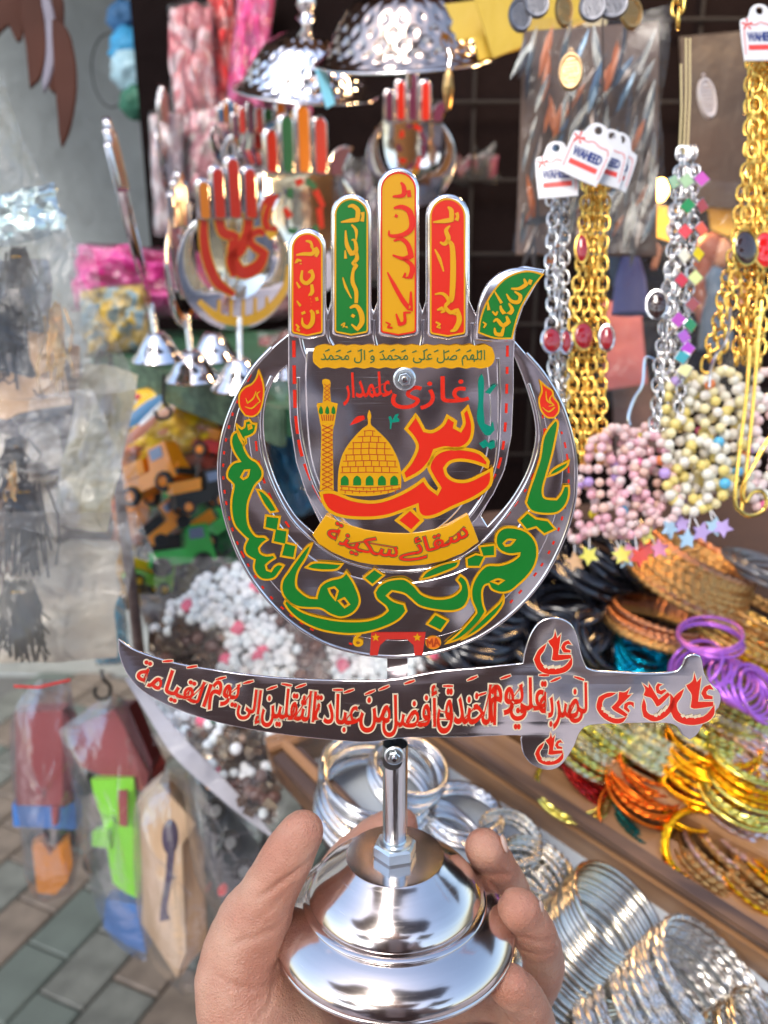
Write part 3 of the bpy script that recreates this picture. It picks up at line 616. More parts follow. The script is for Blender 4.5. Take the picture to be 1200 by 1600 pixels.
for k in range(4): y = 0+k*25; line([(662, y), (696, y+25)], 3.5); line([(696, y), (662, y+25)], 3.5)
for k in range(6): line([(646+k*14, 180), (652+k*12, 215)], 5)
part('lattice_lines', mb, BRN, em, world=False, smooth=False)
for x in (643, 680, 716): art('window_print', ES, T3([(x-12, 170), (x-10, 145), (x, 128), (x+10, 145), (x+12, 172), (x, 178)]), [], GREEN, bz+.0001, em, k=2)
# --- curved yellow banner
yb = HZ+.0012
BAN = T2([(215, 668), (190, 705), (158, 752), (185, 790), (240, 825), (300, 852), (360, 870), (420, 880), (560, 885), (640, 880), (720, 863), (800, 830), (868, 782), (845, 720), (820, 665), (740, 710), (680, 728), (620, 740), (560, 746), (500, 745), (440, 740), (380, 730), (290, 703)])
plate('curved_banner', ES.L(BAN, PZ+.0003), [], .0014, .0002, YEL, em, PZ-.0011)
def arcmap(u0, u1, h, off=0):
    def f(u, v):
        t = u0+(u1-u0)*u; x = 190+t*680; xc = 520; base_ = 872-(((x-xc)/345)**2)*98; sl_ = 2*(x-xc)/345**2*98
        y = base_-8-v*h+off; return ((x+v*h*-sl_*.6*-1*0+ v*h*-sl_)/2.727+430, y/2.727+560)
    return f
lettering('lettering', ES, 'سقائے', arcmap(.50, .96, 92), RED, PZ+.0005, em, bold=.00028, out=DKGREEN, ow=.00022)
lettering('lettering', ES, 'سكينة', arcmap(.02, .49, 92), RED, PZ+.0005, em, bold=.00028, out=DKGREEN, ow=.00022)
# --- crescent calligraphy
cz = CZ2+.0003
G = lambda o, h=[], k=4: art('calligraphy', ES, o, h, GREEN, cz, em, YEL, 3.4, k=k)
G(T3([(120, 310), (135, 285), (160, 278), (178, 312), (200, 338), (192, 370), (225, 430), (270, 460), (300, 510), (295, 552), (260, 590), (235, 640), (215, 700), (212, 780), (225, 840), (262, 890), (310, 895), (332, 912), (300, 935), (280, 962), (290, 990), (322, 1005), (365, 1000), (376, 1020), (345, 1040), (320, 1062), (327, 1090), (350, 1097), (370, 1068), (400, 1055), (425, 1065), (400, 1102), (370, 1137), (320, 1147), (278, 1130), (250, 1082), (255, 1030), (208, 1000), (195, 955), (215, 908), (185, 882), (140, 830), (120, 760), (118, 680), (132, 600), (122, 578), (94, 545), (100, 500), (130, 463), (168, 452), (135, 400), (118, 350)]), [T3([(175, 545), (197, 507), (222, 505), (214, 540), (188, 557)])])
G(T3([(148, 238), (178, 262), (195, 250), (198, 220), (225, 210), (240, 230), (265, 235), (256, 280), (230, 302), (202, 312), (205, 345), (190, 357), (165, 312), (155, 275)]), [T3([(218, 242), (232, 238), (236, 256), (222, 262)])])
G(T3([(268, 620), (300, 628), (345, 672), (388, 745), (346, 752), (308, 700)]))
G(T3([(320, 770), (402, 780), (392, 848), (448, 858), (440, 930), (500, 945), (486, 1022), (408, 1008), (425, 940), (360, 925), (372, 858), (312, 842)]), k=1)
G(T3([(592, 935), (555, 960), (500, 1030), (455, 1095), (418, 1152), (413, 1210), (440, 1262), (490, 1300), (560, 1312), (640, 1316), (700, 1350), (765, 1367), (830, 1342), (867, 1292), (866, 1240), (832, 1160), (792, 1102), (760, 1132), (690, 1150), (642, 1182), (622, 1232), (618, 1254), (575, 1250), (530, 1222), (498, 1180), (508, 1100), (555, 1020)]), [T3([(688, 1200), (722, 1190), (742, 1212), (727, 1262), (702, 1232)]), T3([(748, 1270), (780, 1254), (808, 1290), (782, 1308)])])
G(T3([(555, 1075), (610, 1045), (768, 1055), (735, 1087), (660, 1092), (600, 1086)]))
G(T3([(955, 1082), (1012, 1120), (945, 1178), (892, 1135)]), k=1)
G(T3([(440, 1262), (470, 1290), (540, 1337), (640, 1367), (760, 1387), (900, 1387), (990, 1362), (1035, 1327), (1020, 1300), (972, 1260), (958, 1220), (985, 1180), (1040, 1150), (1110, 1140)])+T4([(130, 1162), (172, 1197), (212, 1240), (290, 1264), (370, 1255), (420, 1220), (425, 1190), (403, 1160), (425, 1133), (457, 1160), (472, 1210), (470, 1262), (440, 1312), (380, 1333), (290, 1327), (200, 1305), (150, 1265)])+T3([(1130, 1228), (1060, 1212), (1030, 1240), (1070, 1272), (1130, 1290), (1144, 1330), (1100, 1380), (1020, 1422), (900, 1457), (782, 1464), (640, 1440), (530, 1390), (460, 1332), (428, 1285)]))
G(T4([(202, 1157), (240, 1110), (330, 1070), (417, 1053), (400, 1087), (320, 1122), (250, 1147)]))
G(T4([(285, 1348), (357, 1385), (315, 1443), (238, 1405)]), k=1)
G(T4([(622, 960), (627, 905), (665, 871), (725, 869), (795, 893), (840, 945), (852, 1010), (836, 1080), (795, 1140), (740, 1192), (700, 1222), (650, 1230), (600, 1213), (582, 1182), (558, 1192), (545, 1230), (550, 1290), (565, 1335), (520, 1400), (430, 1480), (343, 1513), (420, 1450), (500, 1360), (512, 1330), (488, 1270), (487, 1200), (520, 1128), (570, 1080), (640, 1077), (700, 1060), (745, 1030), (752, 1012), (700, 1017), (650, 1000)]), [T4([(665, 957), (690, 936), (725, 938), (702, 964), (675, 970)]), T4([(600, 1168), (632, 1155), (662, 1163), (635, 1182)])])
G(T4([(664, 1243), (640, 1288), (560, 1362), (430, 1492), (505, 1452), (560, 1410), (622, 1350), (662, 1290)]))
G(T4([(528, 973), (617, 963), (617, 1027), (560, 1030), (532, 1087), (462, 1087), (458, 1040), (508, 1016), (545, 1022)]), k=1)
G(T4([(952, 270), (910, 322), (883, 380), (868, 480), (843, 560), (808, 660), (788, 732), (820, 777), (890, 792), (962, 786), (1007, 745), (1027, 690), (1027, 637), (1000, 637), (983, 680), (958, 712), (905, 708), (884, 690), (884, 640), (907, 560), (932, 470), (952, 380), (967, 290)]))
G(T4([(915, 583), (940, 545), (1027, 497), (1014, 530), (960, 567)]))
G(T4([(748, 830), (798, 783), (845, 818), (912, 828), (952, 877), (890, 907), (845, 866), (792, 882)]), k=1)
# flames at the crescent's horns
art('flame_print', ES, T8([(1140, 108), (1165, 178), (1170, 250), (1150, 340), (1110, 377), (1062, 372), (1030, 320), (1028, 250), (1060, 208), (1100, 188), (1128, 150)]), [], RED, cz, em, YEL, 2.6)
art('flame_print', ES, T4([(868, 55), (900, 85), (935, 110), (942, 145), (968, 180), (970, 225), (945, 258), (905, 255), (872, 215), (862, 160), (878, 110)]), [], RED, cz, em, YEL, 2.6)
for T, l in ((T8, [[(1125, 230), (1110, 270), (1075, 300), (1065, 270)], [(1150, 230), (1130, 250), (1150, 290), (1120, 310)], [(1060, 320), (1100, 330), (1135, 300)]]), (T4, [[(900, 110), (905, 160), (930, 180)], [(935, 130), (920, 160), (945, 190), (915, 195)], [(880, 200), (915, 225), (950, 200)]])):
    for q_ in l: art('flame_script', ES, stroke(T(q_), [1, 2.6, 2.2, 1][:len(q_)]), [], YEL, cz+.0001, em, smooth=False)
# --- foot of the crescent: number, arch with stars, maker's roundel
fz = CZ2+.0001
lettering('number', ES, '6', boxmap(552, 567, 990, 1010), YEL, fz+.0002, em, bold=.0004, latin=True)
art('arch_print', ES, [(580, 988), (665, 988), (660, 1024), (648, 1024), (646, 1008), (636, 999), (604, 999), (594, 1008), (590, 1024), (578, 1024)], [], mat('print_red_dark', (.5, .03, .02), .35), fz, em, smooth=False)
for cx in (587, 652):
    art('star_print', ES, [(cx+(7 if k % 2 == 0 else 3)*sin(pi*k/5), 996-(7 if k % 2 == 0 else 3)*cos(pi*k/5)) for k in range(10)], [], YEL, fz+.0001, em, smooth=False)
art('roundel_print', ES, [(677+12*cos(k*pi/8), 1004+10*sin(k*pi/8)) for k in range(16)], [], mat('print_orange', (.75, .18, .02), .35), fz, em, YEL, 1, smooth=False)
lettering('lettering', ES, 'MA', boxmap(667, 687, 998, 1010, -8), BRN, fz+.0003, em, bold=.0003, latin=True)
bolt(632, 592, bz, 18*S(.28))
dashes([(459, 532), (460, 600), (462, 650), (470, 705), (486, 750), (507, 790)], 7, 5, HZ+.00012, duty=.85)
dashes([(793, 540), (792, 600), (790, 660), (783, 715), (768, 752), (742, 788)], 9, 4, HZ+.00012, duty=.7)
# pressed ribs that run down from the finger gaps
for pts in ([(470, 528), (474, 545), (480, 560)], [(512, 500), (513, 525), (520, 540)], [(584, 500), (585, 525), (588, 540)], [(660, 500), (660, 525), (658, 540)], [(738, 505), (738, 530), (742, 548)], [(466, 590), (468, 660), (478, 715), (495, 765), (525, 810), (570, 845), (622, 858), (680, 848), (725, 815), (757, 770), (776, 715), (780, 640), (778, 560)]):
    bead_line('pressed_rib', pts, .0007, HZ-.0001)

# ================================================================== THE HOLDING HAND (left hand of the viewer)
def hand_obj():
    P = lambda x, y, d: W(x, y, d)
    px = S(.33)
    chains = [
        # palm and wrist
        ([(405, 2300, .27), (420, 1950, .30), (440, 1760, .325), (450, 1660, .335)], [118, 104, 100, 92]),
        ([(450, 1660, .335), (392, 1580, .332), (378, 1510, .332), (395, 1440, .332)], [92, 84, 66, 56]),
        ([(378, 1520, .332), (398, 1448, .330), (424, 1388, .328), (452, 1334, .327), (473, 1299, .327)], [62, 53, 45, 41, 33]),
        ([(450, 1690, .345), (560, 1700, .362), (680, 1690, .368), (760, 1650, .365)], [92, 84, 72, 50]),
        ([(420, 1560, .36), (560, 1600, .385), (680, 1600, .392), (770, 1560, .385)], [56, 52, 50, 40]),
        # index
        ([(430, 1560, .365), (480, 1450, .392), (530, 1365, .392), (580, 1312, .385), (622, 1290, .380)], [52, 42, 40, 38, 36]),
        # middle
        ([(600, 1600, .39), (730, 1500, .408), (795, 1410, .392), (782, 1365, .368), (757, 1325, .352)], [48, 42, 37, 35, 33]),
        # ring
        ([(690, 1620, .385), (800, 1590, .385), (848, 1520, .366), (838, 1465, .345), (810, 1422, .333)], [46, 40, 36, 35.5, 35]),
        # little
        ([(740, 1670, .365), (800, 1660, .355), (836, 1615, .340), (822, 1570, .328), (797, 1540, .321)], [42, 37, 34, 34, 33]),
    ]
    import numpy as np
    def cam3(x, y, d): return np.array([(x-600)/FPX*d, -(y-800)/FPX*d, -d])
    h = .0011; lo = np.array([-.085, -.285, -.425]); hi = np.array([.085, -.100, -.285]); N = ((hi-lo)/h).astype(int)+1
    F = np.full(N, .05, dtype=np.float32); ax = [lo[i]+h*np.arange(N[i]) for i in range(3)]
    for pts, rad in chains:
        n = len(pts); P3 = [cam3(*p) for p in pts]; q = []; rr = []
        for i in range(n-1):
            a, b, c, d = P3[max(i-1, 0)], P3[i], P3[i+1], P3[min(i+2, n-1)]
            for k in range(4):
                t = k/4; q.append(.5*((2*b)+(c-a)*t+(2*a-5*b+4*c-d)*t*t+(3*b-a-3*c+d)*t**3)); rr.append((rad[i]+(rad[i+1]-rad[i])*t)*px)
        q.append(P3[-1]); rr.append(rad[-1]*px)
        G_ = np.full(N, .05, dtype=np.float32)
        for a, b, ra, rb in zip(q, q[1:], rr, rr[1:]):
            m0 = np.minimum(a, b)-max(ra, rb)-.014; m1 = np.maximum(a, b)+max(ra, rb)+.014
            i0 = np.clip(((m0-lo)/h).astype(int), 0, N-1); i1 = np.clip(((m1-lo)/h).astype(int)+1, 1, N)
            if (i1-i0 <= 0).any(): continue
            X = ax[0][i0[0]:i1[0], None, None]; Y = ax[1][None, i0[1]:i1[1], None]; Z = ax[2][None, None, i0[2]:i1[2]]
            ab = b-a; L2 = max(1e-9, float(ab@ab)); T_ = np.clip(((X-a[0])*ab[0]+(Y-a[1])*ab[1]+(Z-a[2])*ab[2])/L2, 0, 1)
            dd = np.sqrt((X-a[0]-ab[0]*T_)**2+(Y-a[1]-ab[1]*T_)**2+(Z-a[2]-ab[2]*T_)**2)-(ra+(rb-ra)*T_)
            sl_ = tuple(slice(i0[k], i1[k]) for k in range(3)); G_[sl_] = np.minimum(G_[sl_], dd)
        kk = .005; hh = np.clip(.5+.5*(G_-F)/kk, 0, 1); F = G_+(F-G_)*hh-kk*hh*(1-hh)
    F[0] = F[-1] = .05; F[:, 0] = F[:, -1] = .05; F[:, :, 0] = F[:, :, -1] = .05
    # surface nets
    neg = F < 0; cs = sum(neg[i:N[0]-1+i, j:N[1]-1+j, k:N[2]-1+k].astype(np.int8) for i in (0, 1) for j in (0, 1) for k in (0, 1))
    act = (cs > 0) & (cs < 8); I = np.argwhere(act); idx = -np.ones(act.shape, dtype=np.int64); idx[act] = np.arange(len(I))
    acc = np.zeros((len(I), 3)); cnt = np.zeros(len(I)); cor = [(i, j, k) for i in (0, 1) for j in (0, 1) for k in (0, 1)]
    for a in cor:
        for k in range(3):
            if a[k]: continue
            b = list(a); b[k] = 1; fa = F[I[:, 0]+a[0], I[:, 1]+a[1], I[:, 2]+a[2]]; fb = F[I[:, 0]+b[0], I[:, 1]+b[1], I[:, 2]+b[2]]
            mk = (fa < 0) != (fb < 0); t = np.where(mk, fa/np.where(mk, fa-fb, 1), 0); p = np.tile(np.array(a, float), (len(I), 1)); p[:, k] += t
            acc[mk] += p[mk]; cnt[mk] += 1
    V = (I+acc/cnt[:, None])*h+lo; fs = []
    for k in range(3):
        o1, o2 = [(1, 2), (2, 0), (0, 1)][k]; sl = [slice(1, n-1) for n in N]; A_ = neg[tuple(sl)]; s2 = list(sl); s2[k] = slice(2, N[k]); B_ = neg[tuple(s2)]
        E_ = np.argwhere(A_ != B_)+1; fl = neg[E_[:, 0], E_[:, 1], E_[:, 2]]
        def at(d1, d2): q_ = E_.copy(); q_[:, o1] -= d1; q_[:, o2] -= d2; return idx[np.minimum(q_[:, 0], act.shape[0]-1), np.minimum(q_[:, 1], act.shape[1]-1), np.minimum(q_[:, 2], act.shape[2]-1)]
        Q = np.stack([at(0, 0), at(1, 0), at(1, 1), at(0, 1)], 1); Q[~fl] = Q[~fl][:, ::-1]; fs.append(Q[(Q >= 0).all(1)])
    fs = np.concatenate(fs); nb = [[] for _ in range(0)]
    ed = np.concatenate([fs[:, [0, 1]], fs[:, [1, 2]], fs[:, [2, 3]], fs[:, [3, 0]]]); 
    for it in range(7):
        sm = np.zeros_like(V); c_ = np.zeros(len(V)); np.add.at(sm, ed[:, 0], V[ed[:, 1]]); np.add.at(c_, ed[:, 0], 1); V = V*.4+.6*sm/np.maximum(c_, 1)[:, None]
    RM = np.array([RT, UP, -FW]); VW = V @ RM + np.array(CAM)
    me2 = bpy.data.meshes.new('person_hand'); me2.from_pydata([tuple(p) for p in VW], [], [tuple(int(i) for i in f) for f in fs]); me2.update()
    t = thing('person', 'bare left hand of a person holding the steel base from below, thumb on the left', 'person', P(450, 1700, .335))
    inv = WM[t.name].inverted()
    # creases: skin folds at the joints pressed into the surface
    folds = [(P(452, 1372, .316), RT*.8+UP*.55, .0014), (P(444, 1382, .316), RT*.85+UP*.5, .0008), (P(425, 1420, .316), RT*.7+UP*.7, .0006), (P(400, 1470, .314), RT*.9+UP*.35, .0009), (P(440, 1500, .315), RT*.3+UP*.95, .0010), (P(380, 1545, .314), RT*.95-UP*.2, .0008), (P(425, 1560, .315), RT*.5+UP*.85, .0008), (P(770, 1380, .345), RT*.9-UP*.1, .0012), (P(815, 1500, .33), RT*.95-UP*.1, .001), (P(835, 1470, .33), RT*.9-UP*.25, .0006), (P(825, 1580, .315), RT*.9-UP*.3, .0006), (P(780, 1368, .35), RT*.9-UP*.2, .0005)]
    nrms = [v.normal.copy() for v in me2.vertices]
    for v, vn in zip(me2.vertices, nrms):
        d = 0
        for c, ax, dep in folds:
            r_ = v.co-c
            if r_.length < .016:
                n = ax.normalized().cross(FW).normalized(); u = abs(r_.dot(n)+noise.noise(v.co*160)*.0012); d += dep*math.exp(-(u/.0010)**2)*max(0, 1-r_.length/.016)
        nz = noise.noise(v.co*90)*.0004+noise.noise(v.co*300)*.00022+noise.noise(v.co*45)*.0007
        v.co = v.co + vn*(nz-d)
        v.co = inv @ v.co
    b_ = bmesh.new(); b_.from_mesh(me2); seen = set(); best = []
    for v in b_.verts:
        if v in seen: continue
        st, comp = [v], []; seen.add(v)
        while st:
            u = st.pop(); comp.append(u)
            for e in u.link_edges:
                o_ = e.other_vert(u)
                if o_ not in seen: seen.add(o_); st.append(o_)
        if len(comp) > len(best): best = comp
    bs_ = set(best); bmesh.ops.delete(b_, geom=[v for v in b_.verts if v not in bs_], context='VERTS'); b_.to_mesh(me2); b_.free()
    me2.polygons.foreach_set('use_smooth', [True]*len(me2.polygons))
    me2.materials.clear(); part('body', me2, skin_mat(), t)
    NAIL = mat('nail', (.66, .42, .34), .22, 0, coat=.6, var=.03, sss=.2)
    for (x, y, d, nx, ny, nz_, ax, ay, rw, rl) in [(846, 1426, .333, .92, .1, .38, -.35, .95, 14, 20), (829, 1548, .321, .92, .1, .38, -.45, .9, 13, 18), (788, 1318, .350, .9, .3, .3, -.4, .9, 11, 16), (449, 1284, .330, -.62, .66, .1, .6, .7, 12, 16)]:
        nrm = (RT*nx+UP*ny-FW*nz_).normalized(); al = (RT*ax+UP*ay); al = (al-nrm*al.dot(nrm)).normalized(); sd_ = nrm.cross(al)
        M = Matrix((sd_, al, nrm)).transposed().to_4x4(); M.translation = P(x, y, d)
        part('nail', MB().ell(M, rw*px, rl*px, 4*px, 16, 8), NAIL, t)
    viewer_body(t)
def viewer_body(t):  # unseen rest of the holder, added for its reflection in the steel
    SH = mat('shirt_grey_mauve', (.46, .38, .39), .85, 0, .4, 60, .2, 20)
    mb = MB(); A_ = Matrix.Translation((0, -.33, 0)) @ Matrix.Diagonal((1, .6, 1, 1))
    mb.lathe([(.02, .78), (.19, .80), (.20, .95), (.185, 1.08), (.215, 1.25), (.225, 1.36), (.17, 1.43), (.075, 1.465), (.06, 1.50)], A_, 28)
    el = Vector((-.30, -.20, 1.02)); wr = W(410, 2300, .27)
    mb.tube([Vector((-.20, -.33, 1.36)), Vector((-.27, -.30, 1.20)), el, el.lerp(wr, .5), wr], [.06, .055, .05, .043, .04], 14)
    mb.tube([Vector((.20, -.33, 1.36)), Vector((.27, -.28, 1.18)), Vector((.24, -.14, 1.12)), Vector((.12, -.06, 1.25))], [.06, .055, .048, .04], 14)
    part('shirt', mb, SH, t, smooth=60)
    VE = mat('unseen_vest_brown', (.15, .09, .08), .8, 0, .4, 40, .3, 10)  # vest and sash added to put dark brown into the plate's reflections
    for a0, a1 in ((-.15*pi, .40*pi), (.58*pi, 1.12*pi)):
        part('unseen_vest', MB().lathe([(.208, .86), (.212, .95), (.20, 1.08), (.225, 1.25), (.236, 1.36)], A_ @ Matrix.Rotation(0, 4, 'Z'), 20, a0, a1), VE, t, smooth=60)
    part('unseen_sash', MB().lathe([(.20, .80), (.212, .84), (.210, .98), (.197, 1.06), (.19, 1.07)], A_, 28), VE, t, smooth=60)
    part('head', MB().ell(Matrix.Translation((0, -.30, 1.62)), .075, .095, .115, 20, 14), SKIN, t); part('hair', MB().ell(Matrix.Translation((0, -.32, 1.655)), .083, .098, .10, 20, 14), mat('hair_black', (.015, .012, .01), .5), t)
    mb = MB()
    for x in (-.09, .09): mb.tube([Vector((x, -.33, .86)), Vector((x*1.1, -.32, .45)), Vector((x*1.1, -.34, .06))], [.09, .065, .045], 14)
    part('trousers', mb, mat('trousers_dark', (.05, .05, .06), .9), t)
def skin_mat():
    m = mat('skin_mottled', (.66, .36, .27), .40, 0, 0, var=0, sss=.3)
    t = m.node_tree; b = t.nodes['Principled BSDF']; L = t.links.new
    tc = t.nodes.new('ShaderNodeTexCoord')
    def nz(scale, det=4): n = t.nodes.new('ShaderNodeTexNoise'); n.inputs['Scale'].default_value = scale; n.inputs['Detail'].default_value = det; L(tc.outputs['Object'], n.inputs[0]); return n
    n = nz(26, 7); r = t.nodes.new('ShaderNodeValToRGB'); r.color_ramp.elements[0].position = .40; r.color_ramp.elements[0].color = (.43, .19, .125, 1); r.color_ramp.elements[1].position = .65; r.color_ramp.elements[1].color = (.57, .35, .25, 1)
    L(n.outputs[0], r.inputs[0]); L(r.outputs[0], b.inputs['Base Color'])
    v = t.nodes.new('ShaderNodeTexVoronoi'); v.feature = 'DISTANCE_TO_EDGE'; v.inputs['Scale'].default_value = 900; L(tc.outputs['Object'], v.inputs[0])
    n2 = nz(700, 3); a = t.nodes.new('ShaderNodeMath'); a.operation = 'ADD'; L(v.outputs[0], a.inputs[0]); L(n2.outputs[0], a.inputs[1])
    bp = t.nodes.new('ShaderNodeBump'); bp.inputs['Strength'].default_value = .8; bp.inputs['Distance'].default_value = .0005; L(a.outputs[0], bp.inputs['Height']); L(bp.outputs[0], b.inputs['Normal'])
    n3 = nz(120); mr = t.nodes.new('ShaderNodeMapRange'); mr.inputs[3].default_value = .32; mr.inputs[4].default_value = .52; L(n3.outputs[0], mr.inputs[0]); L(mr.outputs[0], b.inputs['Roughness'])
    return m
hand_obj()

# ================================================================== THE STALL
r = random.Random(11)
NRM = Vector((0, -sin(R(25)), cos(R(25))))
PB = W(750, 1330, .56)
PM = frame(PB, (1, 0, 0), (0, cos(R(25)), sin(R(25)))); PL = Sheet(PM)
def wood_mat(name, c1, c2, scale=9, rough=.38, stretch=(1, 9, 9)):
    m = mat(name, c1, rough, 0, 0, var=0, coat=.25)
    t = m.node_tree; b = t.nodes['Principled BSDF']; L = t.links.new
    tc = t.nodes.new('ShaderNodeTexCoord'); mp = t.nodes.new('ShaderNodeMapping'); mp.inputs['Scale'].default_value = stretch; L(tc.outputs['Object'], mp.inputs[0])
    n = t.nodes.new('ShaderNodeTexNoise'); n.inputs['Scale'].default_value = scale; n.inputs['Detail'].default_value = 8; n.inputs['Distortion'].default_value = .6; L(mp.outputs[0], n.inputs[0])
    n2 = t.nodes.new('ShaderNodeTexNoise'); n2.inputs['Scale'].default_value = 6; n2.inputs['Detail'].default_value = 3; L(tc.outputs['Object'], n2.inputs[0])
    ad = t.nodes.new('ShaderNodeMath'); ad.operation = 'MULTIPLY_ADD'; ad.inputs[1].default_value = .5; L(n2.outputs[0], ad.inputs[0]); L(n.outputs[0], ad.inputs[2])
    rp = t.nodes.new('ShaderNodeValToRGB'); rp.color_ramp.elements[0].position = .6; rp.color_ramp.elements[0].color = (*c1, 1); rp.color_ramp.elements[1].position = .95; rp.color_ramp.elements[1].color = (*c2, 1)
    L(ad.outputs[0], rp.inputs[0]); L(rp.outputs[0], b.inputs['Base Color'])
    bp = t.nodes.new('ShaderNodeBump'); bp.inputs['Strength'].default_value = .3; bp.inputs['Distance'].default_value = .001; L(n.outputs[0], bp.inputs['Height']); L(bp.outputs[0], b.inputs['Normal'])
    return m
WOOD = wood_mat('varnished_wood', (.26, .12, .045), (.52, .28, .13), 5)
WOOD2 = wood_mat('dark_worn_wood', (.07, .035, .02), (.26, .13, .06))
CLOTH = mat('brown_cloth', (.05, .03, .025), .95, 0, .5, 40, .3, 6)
PAPER = mat('white_paper', (.56, .61, .66), .8, 0, .3, 25, .05, 6)
# table body under the display
tb = thing('stall_table', 'market stall table, dark cloth body under the sloping wooden trays', 'stall table', (.35, .62, 0))
def slab(name, pts, h, th, m, parent, sm=False):
    P = [PL.loc(x, y, h) for x, y in pts]; mb = MB().prism(P, PM @ Matrix.Translation((0, 0, h-th)), th); return part(name, mb, m, parent, smooth=sm)
slab('tray_floor', [(452, 1215), (600, 1118), (640, 880), (760, 800), (1500, 740), (1700, 1900), (760, 1900), (600, 1450)], -.012, .02, CLOTH, tb)
b = MB(); b.box(Matrix.Translation((.56, .78, .40)), .95, .62, .76); part('table_body', b, CLOTH, tb)
slab('paper_lining', [(445, 1190), (640, 1120), (760, 1175), (1230, 1560), (1230, 1800), (880, 1800), (540, 1345)], -.008, .003, PAPER, tb)
def board(name, a, b_, w1, h0, h1, m=WOOD, parent=tb, side=1):
    """board standing on the display from pixel a to pixel b, w1 metres wide"""
    p, q = Vector(PL.loc(*a)), Vector(PL.loc(*b_)); d = (q-p).normalized(); n = Vector((-d.y, d.x))*side
    L_ = (q-p).length; c = (p+q)/2+n*w1/2
    x = PM.to_3x3() @ Vector((d.x, d.y, 0)); y = PM.to_3x3() @ Vector((n.x, n.y, 0)); M = frame(PM @ Vector((c.x, c.y, (h0+h1)/2)), x, y)
    o = part(name, me_bev(L_, w1, h1-h0, .0012), m, parent, world=False); o.matrix_basis = WM[parent.name].inverted() @ M; WM[o.name] = M; return o
def me_bev(x, y, z, bv):
    b = bmesh.new(); bmesh.ops.create_cube(b, size=1); bmesh.ops.scale(b, vec=(x, y, z), verts=b.verts)
    bmesh.ops.bevel(b, geom=b.edges[:], offset=bv, segments=2, affect='EDGES'); me = bpy.data.meshes.new('board'); b.to_mesh(me); b.free(); return me
board('divider_board', (640, 1148), (1260, 1560), .032, -.01, .016, side=1)
board('divider_board', (648, 1150), (1270, 1562), .010, .0165, .024, WOOD2, side=1)
board('divider_board', (730, 1128), (1290, 1432), .012, -.01, .028, side=1)
board('side_board', (428, 1205), (575, 1362), .020, -.01, .018, WOOD2, side=1)
board('side_board', (440, 1188), (600, 1350), .006, .0185, .023, WOOD, side=1)
board('back_board', (425, 1200), (655, 1118), .012, -.01, .022, WOOD, side=1)
# ------------- bangles
_tor = {}
def torus(R_, r_, kind='plain', ns=48, nt=7):
    key = (round(R_, 5), round(r_, 5), kind)
    if key in _tor: return _tor[key]
    if kind in ('twist', 'bead', 'facet'): ns = 120 if kind != 'facet' else 60
    v = []
    for i in range(ns):
        a = 2*pi*i/ns
        for k in range(nt):
            t = 2*pi*k/nt; rr = r_
            if kind == 'twist': rr = r_*(1+.28*cos(2*t-a*26))
            if kind == 'bead': rr = r_*(1+.30*cos(a*40))
            if kind == 'flat': v.append(((R_+r_*.35*cos(t))*cos(a), (R_+r_*.35*cos(t))*sin(a), 1.6*r_*sin(t))); continue
            if kind == 'facet': rr = r_*(1+.22*((i % 2)*2-1)*(1 if k % 2 else -1))
            v.append(((R_+rr*cos(t))*cos(a), (R_+rr*cos(t))*sin(a), rr*sin(t)))
    f = [(i*nt+k, ((i+1) % ns)*nt+k, ((i+1) % ns)*nt+(k+1) % nt, i*nt+(k+1) % nt) for i in range(ns) for k in range(nt)]
    me = bpy.data.meshes.new('bangle'); me.from_pydata(v, [], f)
    me.polygons.foreach_set('use_smooth', [kind != 'facet']*len(me.polygons)); me.update(); _tor[key] = me; return me
def ringnormal(ratio, ang):
    """normal of a ring seen as an ellipse with that axis ratio, minor axis ang degrees clockwise from up"""
    z = ratio; xy = sqrt(max(0, 1-z*z)); return (RT*xy*sin(R(ang)) + UP*xy*cos(R(ang)) - FW*z).normalized()
ORD = ['topmost', 'second', 'third', 'fourth', 'fifth', 'sixth', 'seventh', 'eighth', 'ninth', 'tenth', 'eleventh', 'twelfth', 'thirteenth', 'fourteenth', 'fifteenth', 'sixteenth', 'seventeenth', 'eighteenth', 'nineteenth', 'twentieth', 'twenty-first', 'twenty-second', 'twenty-third', 'twenty-fourth']
def bangles(p0, p1, n, rpx, ratio, ang, tpx, kinds, mats, label, lift=.012, jit=1., cat='bangle', name='bangle', group=None, dn=0):
    d0 = PL.depth(*p0, lift); d1 = PL.depth(*p1, lift)+dn
    for i in range(n):
        t = i/max(1, n-1); x, y = p0[0]+(p1[0]-p0[0])*t+r.gauss(0, 1.6*jit), p0[1]+(p1[1]-p0[1])*t+r.gauss(0, 1.3*jit); d = d0+(d1-d0)*t
        rr = rpx*S(d)*(1+r.uniform(-.01, .01)*jit); nn = ringnormal(min(.99, max(.05, ratio+r.gauss(0, .03*jit))), ang+r.gauss(0, 3*jit))
        q = nn.to_track_quat('Z', 'Y').to_matrix().to_4x4(); k = kinds[i % len(kinds)]; m = mats[r.randrange(len(mats))]
        me = torus(round(rpx*S(d0), 4), round(tpx*S(d0), 5), k)
        key = (me.name, m.name)
        if key not in _tor: me = me.copy(); me.materials.append(m); _tor[key] = me
        me = _tor[key]
        o = bpy.data.objects.new(name, me); link(o, None, Matrix.Translation(W(x, y, d)) @ q @ Matrix.Rotation(r.uniform(0, 6), 4, 'Z'))
        tag(o, label if (n == 1 or 'heap between' in label) else (ORD[i]+' '+label if i == 0 else ORD[i]+' from the top, '+label), cat, group or label)
CH = SILV
PAP = None
bangles((592, 1205), (586, 1265), 12, 88, .52, 12, 5.2, ['plain'], [CH], 'thick silver bangle in the stack behind the rod', jit=1.3, lift=.02)
